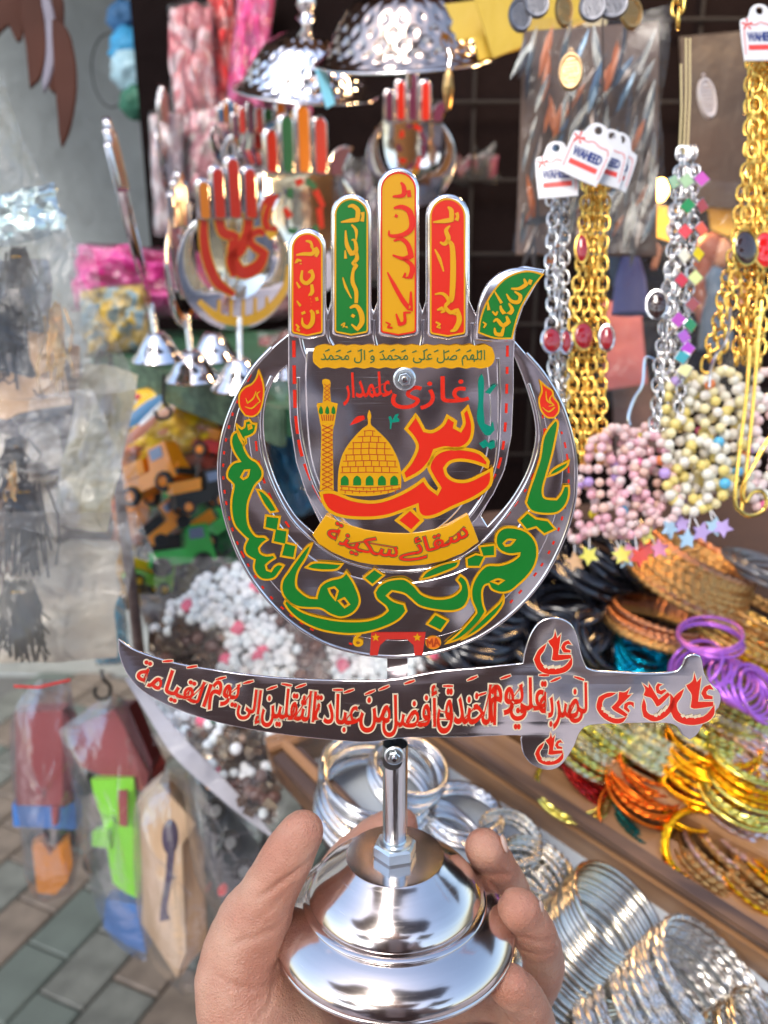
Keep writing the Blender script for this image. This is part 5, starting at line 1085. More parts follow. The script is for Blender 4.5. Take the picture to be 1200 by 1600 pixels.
# ------------- bead bracelets
_bead = {}
def bead_me(m, kind='ball'):
    k = (m.name, kind)
    if k not in _bead:
        mb = MB()
        if kind == 'ball': mb.ell(Matrix(), 1, 1, 1, 8, 6)
        else:
            n = 10; l = [((1.5 if i % 2 else .75)*cos(pi*i/5), (1.5 if i % 2 else .75)*sin(pi*i/5)) for i in range(n)]; mb.prism(l, Matrix.Translation((0, 0, -.35)), .7)
        me = mb.mesh('bead', None, 1 if kind == 'ball' else False); me.materials.append(m); _bead[k] = me
    return _bead[k]
def bm_(n, c, rough=.12, sss=.0): return mat(n, tuple(min(.95, x*1.08) for x in c), rough, 0, 0, var=.08, sss=sss, coat=.5, trans=0 if n.startswith('pack') else .30, ior=1.3)
PINK = [bm_('bead_pink', (.86, .52, .56)), bm_('bead_peach', (.86, .56, .46)), bm_('bead_rose', (.82, .45, .52)), bm_('bead_clear', (.80, .66, .64)), bm_('bead_pale', (.84, .58, .56))]
YLW = [bm_('bead_cream', (.82, .72, .42)), bm_('bead_white', (.82, .76, .68)), bm_('bead_yellow', (.80, .66, .22)), bm_('bead_milk', (.84, .80, .70))]
ACC = [bm_('bead_blue', (.12, .50, .75)), bm_('bead_lilac', (.52, .36, .72)), bm_('bead_hotpink', (.80, .18, .36)), bm_('bead_orange', (.82, .24, .08)), bm_('bead_lemon', (.82, .70, .03))]
def bracelet(cx, cy, hw_, hh, rot, d, cols, bpx, label, group, charm=None, yaw=0):
    M = camframe(cx, cy, d, R(rot), yaw); t = thing('bead_bracelet', label, 'bracelet', M, group); u = S(d)
    per = pi*(3*(hw_+hh)-sqrt((3*hw_+hh)*(hw_+3*hh))); n = int(per/(bpx*1.75))
    for i in range(n):
        a = 2*pi*i/n; x = hw_*cos(a); y = hh*sin(a); z = r.uniform(-1, 1)*bpx*.4
        m = r.choice(ACC) if r.random() < .05 else r.choice(cols); q = bpx*u*r.uniform(.92, 1.08)
        inst('bead', bead_me(m), t, Matrix.Translation((x*u+r.gauss(0, .0003), y*u+r.gauss(0, .0003), z*u)) @ Matrix.Diagonal((q, q, q, 1)))
    if charm:
        for dx, dy, m in charm:
            part('charm_thread', MB().tube([(0, -hh*u, 0), (dx*u*.6, (-hh+dy*.6)*u, 0), (dx*u, (-hh+dy)*u, 0)], .0004, 4), mat('clear_thread', (.7, .7, .72), .2), t, world=False)
            inst('charm', bead_me(m, 'star'), t, Matrix.Translation((dx*u, (-hh+dy)*u, .001)) @ Matrix.Rotation(r.uniform(-1, 1), 4, 'Z') @ Matrix.Rotation(r.uniform(-.5, .5), 4, 'Y') @ Matrix.Diagonal((11*u, 11*u, 8*u, 1)))
CHM = [bm_('charm_lilac', (.55, .42, .75)), bm_('charm_green', (.35, .72, .40)), bm_('charm_yellow', (.80, .75, .15)), bm_('charm_pink', (.78, .32, .52)), bm_('charm_red', (.80, .10, .08)), bm_('charm_blue', (.45, .65, .82)), bm_('charm_peach', (.80, .52, .30))]
gp = 'pink bead bracelets hanging in a cluster'; gy = 'cream bead bracelets hanging in a cluster'
ORDL = ['leftmost']+[o+' from the left,' for o in ORD[1:]]
PKs = [(928, 770, 26, 62, -6, .505), (945, 760, 22, 78, 10, .50), (905, 800, 22, 44, -10, .51), (965, 752, 30, 84, 4, .495), (985, 740, 26, 66, -8, .505), (1000, 758, 32, 70, 8, .50), (1018, 742, 26, 62, 0, .495), (1032, 768, 24, 50, 12, .49), (992, 800, 30, 36, 0, .488), (975, 700, 24, 34, 20, .50), (1012, 700, 22, 36, -10, .505)]
for i, (x, y, a, b_, ro, d) in enumerate(PKs):
    c = [(r.uniform(-14, 8), -r.uniform(24, 38), r.choice(CHM))] + ([(r.uniform(2, 18), -r.uniform(26, 44), r.choice(CHM))] if i % 2 else []) if i in (0, 1, 2, 3, 5, 6, 8) else None
    bracelet(x, y, a, b_, ro, d, PINK, 8.2, ORDL[sorted(p[0] for p in PKs).index(x)]+' bracelet of pink and peach beads under the tagged gold chains', gp, c, r.uniform(-.5, .5))
YLs = [(1070, 680, 30, 88, 6, .50), (1092, 690, 28, 96, -4, .495), (1110, 680, 34, 84, 2, .50), (1130, 672, 30, 92, 0, .492), (1060, 720, 26, 64, -8, .49), (1100, 740, 30, 52, 8, .487), (1082, 640, 28, 56, 14, .505), (1125, 640, 30, 60, -10, .505), (1150, 700, 28, 70, 4, .50), (1080, 760, 28, 40, 0, .486)]
for i, (x, y, a, b_, ro, d) in enumerate(YLs):
    c = [(r.uniform(-10, 4), -r.uniform(26, 44), r.choice(CHM[:2]+CHM[5:6])), (r.uniform(6, 22), -r.uniform(30, 50), CHM[0])] if i in (4, 5, 9) else None
    bracelet(x, y, a, b_, ro, d, YLW, 9.2, ORDL[sorted(p[0] for p in YLs).index(x)]+' bracelet of cream and yellow beads under the coloured charms', gy, c, r.uniform(-.5, .5))
for i, (x, y, a, b_) in enumerate([(1185, 690, 26, 70), (1205, 700, 26, 80), (1190, 740, 22, 50), (1200, 640, 24, 60)]):
    bracelet(x, y, a, b_, 0, .495, [YLW[3], PINK[3], PINK[4]], 9, ORDL[sorted((1185, 1205, 1190, 1200)).index(x)]+' milky pink bead bracelet at the right edge', 'milky bracelets at the right edge')
# gold wire hook and thin silver wires
gw = cr([(1172, 540), (1166, 620), (1156, 700), (1148, 780), (1158, 800), (1174, 806), (1192, 798), (1198, 782), (1190, 768), (1176, 770), (1164, 785), (1160, 760), (1182, 720), (1215, 660)], 4, False, 180)
solo('wire_hook', MB().tube([W(x, y, .46) for x, y in gw], .0011, 8), GOLD, 'large looped gold wire hook in front of the cream beads', 'hook')
solo('wire_hook', MB().tube([W(x, y, .462) for x, y in [(1190, 470), (1176, 640), (1166, 740), (1158, 800)]], .0011, 8), GOLD, 'straight gold wire running beside the looped hook', 'wire')
solo('silver_wire', MB().tube([W(x, y, .48) for x, y in cr([(1142, 480), (1136, 530), (1118, 556), (1110, 580), (1108, 605)], 4, False, 180)], .0009, 6), SILV, 'thin bent silver wire above the cream beads', 'wire')
solo('silver_wire', MB().tube([W(x, y, .48) for x, y in cr([(1022, 562), (1008, 560), (1004, 600), (990, 625), (982, 650), (984, 665)], 4, False, 180)], .0009, 6), SILV, 'thin curved silver wire above the pink beads', 'wire')
solo('gold_rod', MB().tube([W(892, 560, .52), W(880, 650, .52)], .0022, 8), GOLD, 'slim gold rod just right of the crescent horn', 'rod')

# ================================================================== SHELF OF SMALL EMBLEMS
HP = Sheet(frame(W(300, 600, .76), (1, 0, 0), (0, 1, 0)))
sh = thing('display_shelf', 'worn green wooden shelf holding the small steel emblems at left', 'shelf', W(300, 600, .76))
gw_ = wood_mat('green_paint_wood', (.01, .06, .03), (.06, .17, .09), 12, .6)
part('shelf_board', MB().prism(HP.L([(148, 541), (250, 516), (620, 520), (640, 690), (440, 636)]), HP.M @ Matrix.Translation((0, 0, -.022)), .022), gw_, sh, smooth=False)
a_, b_ = HP.w(147, 543), HP.w(441, 638)
for off, nm in ((0, 'front_edge'),):
    d_ = (b_-a_).normalized(); M = frame((a_+b_)/2+Vector((0, -.004, -.014)), d_, (0, 0, 1)); part(nm, MB().box(M, (b_-a_).length, .030, .006), wood_mat('edge_wood', (.03, .06, .035), (.10, .17, .10), 14, .7), sh, smooth=False)
IRON = mat('dark_iron', (.05, .045, .04), .5, .8, .2, 200)
for i, l in enumerate([[(158, 548), (150, 570), (166, 612), (176, 618), (181, 608), (172, 590), (173, 552)], [(256, 585), (256, 628), (267, 640), (264, 652), (248, 654), (242, 642)]]):
    solo('hook', MB().tube([W(x, y, .70) for x, y in cr(l, 4, False, 180)], .0014, 7), IRON, ['bent iron wire hook at the left corner of the green shelf', 'single iron wire hook under the middle of the green shelf'][i], 'hook')
def small_dome(px, py, d, rp, label=None, parent=None):
    M = frame(W(px, py, d), (1, 0, 0), (0, 1, 0)); u = S(d)*rp
    return part('domed_base', MB().lathe([(0, 1.0*u), (.28*u, 1.0*u), (.36*u, .93*u), (.55*u, .66*u), (.72*u, .36*u), (.74*u, .30*u), (.92*u, .12*u), (1.0*u, 0), (.96*u, -.05*u)], M, 32), STEEL, parent, smooth=50)
EMC = [mat('small_red', (.45, .02, .008), .3, coat=.6, var=.08), mat('small_orange', (.60, .17, .01), .3, coat=.6), mat('small_green', (.02, .12, .05), .3, coat=.6), mat('small_gold', (.62, .34, .03), .3, coat=.6), mat('small_purple', (.10, .02, .05), .3, coat=.6), mat('small_blue', (.03, .14, .32), .3, coat=.6)]
def small_alam(px, py, d, k, yaw, cols, label, base=None, ring=True, lean=0, script=0, roll=0, pre=0):
    """small pressed steel hand emblem; px,py = foot of its plate, k = height relative to the big one"""
    M = upright(px, py, d) @ Matrix.Rotation(R(pre), 4, 'Z') @ Matrix.Rotation(R(yaw), 4, 'Y') @ Matrix.Rotation(R(roll), 4, 'Z'); u = S(d)*k; t = thing('small_alam', label, 'religious emblem', M, None)
    T = lambda l: [((x-620)*u, (1015-y)*u) for x, y in l]
    if ring:
        plate('crescent_plate', T(cr(outerc, 2)), [T(cr(cutl, 2)), T(cr(cutr, 2))], .0014, .0006, STEEL, t, -.0014, 2)
    plate('hand_plate', T(ho), [], .0016, .0007, STEEL, t, 0, 2)
    for i, (x0, x1, yt, yb, _, _2) in enumerate(dec):
        plate('raised_finger', T(pill(x0-5, x1+5, yt-7, yb+6)), [], .004, .0018, STEEL, t, .0008, 3)
        v, f = fillmesh(T(pill(x0+3, x1-3, yt+4, yb-2, 4)), [], .00495); part('finger_panel', MB().add(v, f), EMC[cols[i % len(cols)]], t, world=False, smooth=False)
    v, f = fillmesh(T(thl), [], .0020); part('finger_panel', MB().add(v, f), EMC[cols[-1]], t, world=False, smooth=False)
    def st(pts, wd, m, z=.0022):
        v, f = fillmesh(T(stroke(pts, wd, 4)), [], z); part('lettering', MB().add(v, f), m, t, world=False, smooth=False)
    if script == 1:
        mr, mo = EMC[0], EMC[3]
        for m, e, z in ((mo, 12, .0021), (mr, 0, .0024)):
            st([(480, 500), (470, 600), (480, 700), (520, 800), (600, 860)], [30+e, 40+e, 44+e, 46+e, 20+e], m, z)
            st([(545, 500), (560, 580), (620, 600), (600, 680), (640, 760), (720, 740), (760, 680), (700, 640), (690, 600), (740, 580), (760, 600)], [40+e, 44+e, 40+e, 44+e, 56+e, 56+e, 40+e, 34+e, 30+e, 30+e, 20+e], m, z)
            st([(690, 500), (680, 580), (640, 660), (590, 700), (600, 780)], [44+e, 44+e, 50+e, 40+e, 20+e], m, z)
            st([(790, 470), (770, 540), (800, 600), (820, 560)], [26+e, 34+e, 34+e, 20+e], m, z)
        st([(430, 880), (520, 960), (640, 985), (760, 950), (860, 850), (885, 740)], [26, 40, 44, 44, 36, 18], EMC[3], .0004)
        for x in (520, 580, 640, 700, 760): st([(x, 985-abs(x-640)*.2), (x+8, 880)], [18, 14], EMC[3], .0006)
    elif script == 2:
        for i in range(9): 
            a = i*.7; st([(620+70*cos(a), 660+110*sin(a)), (620+90*cos(a+.5), 680+130*sin(a+.5))], [30, 22], EMC[cols[i % 2]])
    else:
        for i in range(4): st([(530+50*i, 620+((i*37) % 60)), (560+40*i, 700), (600+30*i, 780)], [24, 34, 16], EMC[cols[i % len(cols)]])
        st([(430, 870), (520, 950), (640, 975), (760, 940), (850, 850)], [14, 26, 28, 26, 14], EMC[cols[0]], .0004)
    if base:
        bx, by, br = base; w0 = W(bx, by, d); top_ = M.translation+Vector((0, 0, 0)); 
        part('rod', MB().tube([w0, top_+Vector((0, .002, .008))], 5*S(d), 12), ALU, t, smooth=40); small_dome(bx, by, d, br, None, t)
    return t
small_alam(374, 512, .70, .33, 30, [1, 0, 0, 0, 0], 'small steel emblem with thick red script, facing front on the green shelf', (376, 606, 46), script=1)
small_alam(292, 508, .74, .30, 86, [1, 3, 1, 5, 5], 'small steel emblem turned nearly edge-on, left of the red one', (302, 592, 44), script=0)
small_alam(236, 492, .70, .38, 99, [3, 1, 3, 3, 3], 'slim steel emblem seen edge-on with a yellow band, leftmost on the shelf', (248, 562, 42), pre=9, ring=False)
small_alam(478, 460, .86, .36, 30, [0, 2, 1, 0, 4], 'dim steel emblem with red, green and orange fingers behind the red one', (478, 560, 48), script=2)
small_alam(444, 372, .96, .26, 20, [0, 2, 1, 3, 4], 'faint steel emblem whose fingers rise left of the one with green finger', None)
small_alam(396, 300, .92, .17, 10, [4, 0, 4, 0, 5], 'little silver emblem above the red one', None)
small_alam(362, 262, .96, .13, 40, [5, 1, 5, 1, 5], 'tiny blue grey emblem with an orange disc left of the hammered dome', None)
small_alam(262, 300, .95, .20, 92, [1, 0, 1, 0, 3], 'thin copper coloured emblem beside the pink packet', None)
small_alam(642, 322, .92, .25, 8, [4, 0, 4, 0, 4], 'dark emblem with red script hanging behind the tallest finger', None, script=2)
small_dome(440, 585, .80, 44, None, thing('small_alam', 'spare domed steel foot at the right of the shelf', 'religious emblem', W(440, 585, .80)))
small_dome(335, 560, .86, 40, None, thing('small_alam', 'domed steel foot at the back of the shelf', 'religious emblem', W(335, 560, .86)))
# ------------- hammered domes at the top
def hammered(px, py, d, rp, hp, label, m, tilt=0, finial=True):
    M = frame(W(px, py, d), (1, 0, 0), (0, 1, 0)) @ Matrix.Rotation(R(tilt), 4, 'Y') @ Matrix.Rotation(R(14), 4, 'X'); t = thing('hammered_dome', label, 'metal dome', M); u = S(d)
    nu, nv = 176, 48; vs = []; P = [(1.0, 0), (.96, .03), (.87, .12), (.80, .26), (.70, .46), (.56, .66), (.36, .80), (.14, .88), (.06, .92)]
    def pr(t_): f = t_*(len(P)-1); i = min(int(f), len(P)-2); k = f-i; return P[i][0]*(1-k)+P[i+1][0]*k, P[i][1]*(1-k)+P[i+1][1]*k
    for j in range(nv+1):
        r_, h_ = pr(j/nv)
        for i in range(nu):
            a = 2*pi*i/nu; dm = 0
            if .14 < j/nv < .72: dm = max(0, sin(a*22+(j//4 % 2)*pi))*abs(sin(j*pi/4))*.022
            vs.append(((r_-dm)*rp*u*cos(a), (r_-dm)*rp*u*sin(a), h_*hp*u))
    fs = [(j*nu+i, j*nu+(i+1) % nu, (j+1)*nu+(i+1) % nu, (j+1)*nu+i) for j in range(nv) for i in range(nu)]
    mb = MB(); mb.add(vs, fs); part('dome', mb, m, t, world=False, smooth=60)
    part('rim', MB().tube([(rp*u*cos(2*pi*i/64), rp*u*sin(2*pi*i/64), 0) for i in range(64)], 2.4*u, 8, True), STEEL, t, world=False, smooth=60)
    if finial:
        part('finial', MB().lathe([(0, 1.62*hp*u), (.05*rp*u, 1.6*hp*u), (.13*rp*u, 1.3*hp*u), (.15*rp*u, 1.22*hp*u), (.10*rp*u, 1.12*hp*u), (.16*rp*u, 1.05*hp*u), (.07*rp*u, .95*hp*u), (.06*rp*u, .8*hp*u)], Matrix(), 24), STEEL, t, world=False, smooth=50)
    return t
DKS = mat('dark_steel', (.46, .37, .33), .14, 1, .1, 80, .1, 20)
hammered(478, 142, .86, 112, 96, 'silver hammered dome with a spire, hanging left of the bigger dome', STEEL, 4)
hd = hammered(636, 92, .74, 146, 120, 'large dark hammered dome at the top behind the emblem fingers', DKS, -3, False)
part('stem', MB().tube([W(637, 60, .74), W(640, 138, .74)], 4*S(.74), 10), ZINC, hd, smooth=50)
solo('paper_tag', MB().prism([(x*S(.72), y*S(.72)) for x, y in [(-16, 26), (0, 30), (16, -22), (2, -32)]], camframe(508, 138, .72, 0, .3), .001), mat('blue_tag', (.18, .52, .68), .6), 'light blue paper tag hanging between the two hammered domes', 'tag')
cp = thing('earring', 'copper and silver drop earring hanging from the rim of the dark dome', 'earring', W(701, 100, .66))
part('drop', MB().lathe([(0, 0), (7*S(.66), -14*S(.66)), (9*S(.66), -34*S(.66)), (5*S(.66), -60*S(.66)), (0, -66*S(.66))], frame(W(701, 102, .66), (1, 0, 0), (0, 1, 0)), 12), AGO, cp)
part('wire', MB().tube([W(700, 76, .66), W(704, 88, .66), W(701, 104, .66)], .0006, 5), SILV, cp)
# ------------- packets and pompoms, top left
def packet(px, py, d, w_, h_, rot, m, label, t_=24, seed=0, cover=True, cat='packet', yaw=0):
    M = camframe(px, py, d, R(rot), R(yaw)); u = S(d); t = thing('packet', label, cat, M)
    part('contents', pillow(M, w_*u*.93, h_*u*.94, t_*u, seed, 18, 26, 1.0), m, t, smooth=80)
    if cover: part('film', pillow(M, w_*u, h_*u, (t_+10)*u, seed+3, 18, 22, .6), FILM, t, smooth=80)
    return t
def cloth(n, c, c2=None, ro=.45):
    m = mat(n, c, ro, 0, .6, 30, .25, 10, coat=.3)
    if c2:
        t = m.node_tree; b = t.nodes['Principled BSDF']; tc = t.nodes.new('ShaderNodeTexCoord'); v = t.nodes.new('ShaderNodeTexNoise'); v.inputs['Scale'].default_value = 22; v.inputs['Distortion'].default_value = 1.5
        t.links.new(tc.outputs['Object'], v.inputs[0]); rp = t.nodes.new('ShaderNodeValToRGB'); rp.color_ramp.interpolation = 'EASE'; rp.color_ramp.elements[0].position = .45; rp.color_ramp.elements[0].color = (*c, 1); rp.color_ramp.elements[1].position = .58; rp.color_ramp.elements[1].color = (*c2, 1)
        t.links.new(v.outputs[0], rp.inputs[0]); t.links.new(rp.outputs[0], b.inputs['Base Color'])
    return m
packet(392, 70, .98, 62, 230, -6, cloth('pk_pink', (.62, .06, .22), (.55, .10, .30)), 'bright pink packet in clear film left of the silver dome', 30, 1)
packet(352, 90, 1.0, 46, 220, 4, cloth('pk_red', (.62, .03, .03), (.70, .25, .22)), 'narrow red packet between the two pink ones', 26, 2)
packet(303, 120, .98, 74, 240, 3, cloth('pk_mix', (.45, .12, .14), (.55, .40, .42)), 'pale pink packet with mixed brown and teal contents', 30, 3)
packet(322, 240, .97, 64, 150, -4, cloth('pk_rose', (.62, .30, .34), (.60, .52, .50)), 'rose tinted packet hanging under the pink ones', 22, 4)
packet(262, 270, .95, 54, 200, 3, cloth('pk_white', (.55, .40, .42), (.68, .62, .64)), 'milky pink packet ending in a white knot beside the wall', 20, 5)
packet(445, 20, 1.04, 60, 150, 2, cloth('pk_navy', (.03, .04, .10), (.30, .06, .06)), 'dark blue and red packet behind the dome spire', 24, 6)
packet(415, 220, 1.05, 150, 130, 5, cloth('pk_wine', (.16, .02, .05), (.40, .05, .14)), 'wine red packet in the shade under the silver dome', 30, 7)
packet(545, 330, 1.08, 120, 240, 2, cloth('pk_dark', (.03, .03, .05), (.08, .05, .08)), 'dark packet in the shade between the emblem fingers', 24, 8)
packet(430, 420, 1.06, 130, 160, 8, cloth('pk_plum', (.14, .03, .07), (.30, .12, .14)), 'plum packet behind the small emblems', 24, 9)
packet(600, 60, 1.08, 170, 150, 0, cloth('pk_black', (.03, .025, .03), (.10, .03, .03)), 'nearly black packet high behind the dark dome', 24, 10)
packet(735, 200, 1.08, 110, 180, 0, cloth('pk_maroon', (.06, .02, .02), (.16, .03, .05)), 'maroon packet behind the pointing finger', 24, 11)
for i, (x, y, rr, c, lab) in enumerate([(204, 78, 32, (.05, .32, .60), 'blue wool ball in a bag against the wall'), (241, 80, 18, (.55, .22, .60), 'small mauve wool ball right of the blue one'), (208, 112, 34, (.36, .56, .66), 'pale blue crinkled ball under the blue one'), (195, 28, 26, (.05, .16, .34), 'dark blue ball near the top edge'), (215, 160, 26, (.03, .14, .09), 'dark green bundle under the pale blue ball')]):
    d = 1.25; u = S(d); mb = MB().ell(Matrix.Translation(W(x, y, d)), rr*u, rr*u, rr*u*.95, 28, 20)
    for v in mb.v:
        c0 = W(x, y, d); q_ = (v-c0); v += q_*(noise.noise(q_*90)*.22+abs(noise.noise(q_*220))*.14)
    solo('wool_ball', mb, mat('wool%d' % i, c, .6 if i != 2 else .25, 0, .6, 200, .2, 60, coat=.3 if i == 2 else 0), lab, 'pompom', None, 80)
solo('cable', MB().tube([W(x, y, 1.3) for x, y in cr([(176, 50), (156, 60), (144, 90), (146, 130), (160, 160), (176, 168), (190, 160), (196, 150)], 4, False, 180)], .0011, 6), mat('cable_black', (.02, .02, .02), .5), 'thin dark cable looping down the concrete wall', 'cable')
packet(245, 20, 1.3, 60, 60, 10, cloth('pk_wht2', (.55, .58, .60), (.3, .3, .32)), 'white packet at the top left of centre', 20, 12)
# brown blades, top left corner
T9 = lambda l: [(x/3, y/3) for x, y in l]
BLD = mat('blade_brown', (.05, .018, .012), .7, 0, .3, 30, .35, 10, spec=.15); BLG = mat('blade_grey', (.12, .11, .15), .55, 0, .2, 30, .2)
for i, (l, m, lab) in enumerate([([(255, 100), (300, 120), (340, 180), (368, 300), (374, 430), (355, 570), (330, 650), (302, 702), (290, 640), (282, 540), (270, 420), (262, 280), (255, 180)], BLD, 'longest brown blade, rightmost in the corner bunch'),
    ([(100, -60), (190, -50), (215, 100), (225, 240), (205, 340), (190, 378), (168, 400), (145, 418), (136, 330), (125, 220), (105, 90)], BLD, 'brown blade with a split tip in the corner bunch'),
    ([(200, -40), (245, 20), (268, 140), (262, 280), (240, 380), (212, 442), (204, 380), (222, 260), (218, 120), (200, 20)], BLG, 'grey sheened blade between the brown ones'),
    ([(-30, -60), (100, -60), (115, 80), (110, 190), (84, 205), (50, 130), (10, 170), (-30, 240)], BLD, 'broad brown blade touching the left edge'),
    ([(235, -60), (285, -40), (300, 60), (290, 200), (270, 320), (262, 440), (240, 430), (225, 380), (245, 250), (250, 100)], BLD, 'brown blade behind the grey one')]):
    d = .80+.02*((i*3) % 5); c_ = (200/3, 40); q_ = [((x-c_[0])*S(d), -(y-c_[1])*S(d)) for x, y in cr(T9(l), 3, True, 60)][::-1]
    t = thing('carved_knife', lab, 'knife', camframe(c_[0], c_[1], d, 0, R(8*(i-2)*.5))); plate('blade', q_, [], .004, .0012, m, t)
# ================================================================== TOYS UNDER THE SHELF
def toy_mat(n, c): return mat(n, c, .3, 0, .1, 60, .1, 20, coat=.5, sss=.1)
TO, TYl, TG, TB_, TRd, TK = toy_mat('toy_orange', (.98, .30, .01)), toy_mat('toy_yellow', (.85, .52, .01)), toy_mat('toy_green', (.03, .55, .08)), toy_mat('toy_blue', (.04, .16, .42)), toy_mat('toy_red', (.6, .02, .02)), mat('toy_rubber', (.02, .02, .02), .5, 0, .3, 200)
def wheel(M, r_, w_, hub, parent):
    o = part('wheel', MB().lathe([(.55*r_, -w_/2), (.9*r_, -w_/2), (r_, -w_*.3), (r_, w_*.3), (.9*r_, w_/2), (.55*r_, w_/2)], M, 28), TK, parent)
    mb = MB().lathe([(0, w_*.35), (.2*r_, w_*.4), (.5*r_, w_*.3), (.56*r_, w_*.48), (.56*r_, -w_*.48), (0, -w_*.4)], M, 20)
    for k in range(6): mb.box(M @ Matrix.Rotation(k*pi/3, 4, 'Z') @ Matrix.Translation((.3*r_, 0, w_*.42)), .35*r_, .07*r_, .1*w_)
    part('hub', mb, hub, o)
def toy_truck(px, py, d, k, rot, yaw, body, trim, label, group=None):
    M = camframe(px, py, d, R(rot), R(yaw)); u = S(d)*k; t = thing('toy_truck', label, 'toy', M)
    def bx(n, x, y, z, a, b_, c, m, tp=1.): return part(n, MB().box(M @ Matrix.Translation((x*u, y*u, z*u)) @ Matrix.Rotation(-pi/2, 4, 'X'), a*u, c*u, b_*u, tp), m, t, smooth=False)
    bx('body', 0, 0, 0, 150, 34, 60, body, .92); cab = bx('cab', 40, 40, 0, 58, 50, 54, body, .8); bx('loading_bed', -38, 34, 0, 74, 30, 56, trim, 1.12)
    for z in (24.5,): part('window', MB().box(M @ Matrix.Translation((38*u, 46*u, z*u)), 32*u, 24*u, 3*u), toy_mat('toy_window', (.18, .24, .38)), cab, smooth=False)
    bx('bumper', 78, -8, 0, 8, 12, 56, TK); bx('grille', 76, 8, 0, 5, 12, 34, trim)
    for x in (-46, 44):
        for z in (-32, 32): wheel(M @ Matrix.Translation((x*u, -18*u, z*u)), 21*u, 15*u, trim, t)
    return t
toy_truck(244, 752, .76, .74, 20, -25, TO, TO, 'orange toy truck with small windows in a clear bag under the shelf')
toy_truck(312, 776, .75, .60, 12, 30, TK, TO, 'black toy car with orange wheel hubs beside the crescent')
toy_truck(262, 822, .76, .50, 40, 20, TO, TK, 'small orange toy digger tilted below the black toy car')
toy_truck(285, 868, .80, .70, 8, 10, TG, TK, 'green toy truck with a dark wheel near the pole')
toy_truck(232, 905, .82, .5, -20, 40, toy_mat('toy_lime', (.22, .55, .03)), TYl, 'lime and yellow toy truck behind the pole')
toy_truck(345, 700, .84, .55, -15, -10, TRd, TO, 'red toy car seen through the gap left of the palm')
toy_truck(345, 820, .82, .6, 35, 10, TG, TO, 'green and orange toy at the edge of the crescent')
packet(243, 662, .84, 215, 120, 14, cloth('pk_yellow', (.95, .68, .01), (.92, .55, .02), .25), 'yellow printed sweet packet right below the green shelf', 26, 13)
pt = thing('packet_print', 'blue and white rugby-ball shaped print on the yellow packet', 'sticker', camframe(226, 652, .80, R(20)))
for i, (x, y, a, b_, ro, c) in enumerate([(0, 8, 42, 11, 18, (.10, .28, .50)), (6, -2, 36, 6, 30, (.75, .78, .80)), (-12, -16, 34, 9, 24, (.50, .22, .16)), (34, -4, 16, 8, 10, (.60, .35, .25)), (-14, 34, 14, 12, 0, (.70, .74, .78)), (0, 34, 6, 5, 0, (.6, .04, .06))]):
    u = S(.80); part('print', MB().ell(Matrix.Translation((x*u, y*u, 0)) @ Matrix.Rotation(R(ro), 4, 'Z'), a*u, b_*u, .0008, 18, 4), toy_mat('pp%d' % i, c), pt, world=False)
packet(215, 760, .84, 150, 190, 10, cloth('pk_o2', (.72, .24, .02), (.55, .10, .02)), 'orange crinkled packet behind the toy cars', 26, 41)
packet(300, 820, .84, 160, 120, -8, cloth('pk_g2', (.02, .30, .06), (.04, .08, .05)), 'green and black packet behind the green toy truck', 26, 42)
packet(370, 760, .86, 120, 160, 6, cloth('pk_r3', (.40, .05, .02), (.12, .03, .02)), 'red packet seen left of the crescent', 26, 43)
packet(250, 880, .86, 130, 100, 0, cloth('pk_b3', (.30, .24, .10), (.10, .10, .12)), 'brown packet at the foot of the pole', 26, 44)
packet(225, 440, .98, 230, 110, -4, cloth('pk_magenta', (.62, .04, .26), (.70, .14, .38)), 'magenta bag lying behind the shelf against the wall', 60, 14)
packet(180, 500, .90, 110, 110, 6, cloth('pk_yellowblue', (.60, .40, .06), (.20, .34, .42)), 'yellow and blue printed bag at the left end of the shelf', 30, 15)
packet(180, 900, .84, 80, 110, 4, cloth('pk_yl2', (.80, .46, .02), (.74, .60, .40)), 'yellow and white packet left of the pole', 26, 16)
packet(172, 985, .82, 56, 110, 6, cloth('pk_cyan', (.03, .42, .66), (.45, .50, .40)), 'bright cyan packet behind the tip of the sword', 16, 17)
packet(300, 665, .96, 220, 130, 10, cloth('pk_or', (.55, .12, .02), (.30, .05, .02)), 'orange and maroon packet behind the toy cars', 26, 18)
packet(330, 900, .95, 240, 150, 4, cloth('pk_dk2', (.06, .05, .06), (.20, .12, .06)), 'dark packet behind the white beads', 26, 19)
packet(470, 640, .95, 130, 260, 4, cloth('pk_rd2', (.20, .04, .03), (.08, .04, .04)), 'dark red packet seen through the left gap of the crescent', 24, 20)
packet(455, 735, .88, 60, 150, 20, cloth('pk_bl2', (.04, .24, .46), (.06, .30, .5)), 'blue packet corner in the left gap of the crescent', 16, 21)
solo('support_pole', MB().tube([W(178, 700, .72), W(190, 800, .72), W(204, 900, .72), W(222, 1060, .72)], 8.5*S(.72), 14), wood_mat('pole_brown', (.10, .055, .045), (.22, .14, .11), 14, .55), 'leaning brown pole at the left side of the stall', 'pole')
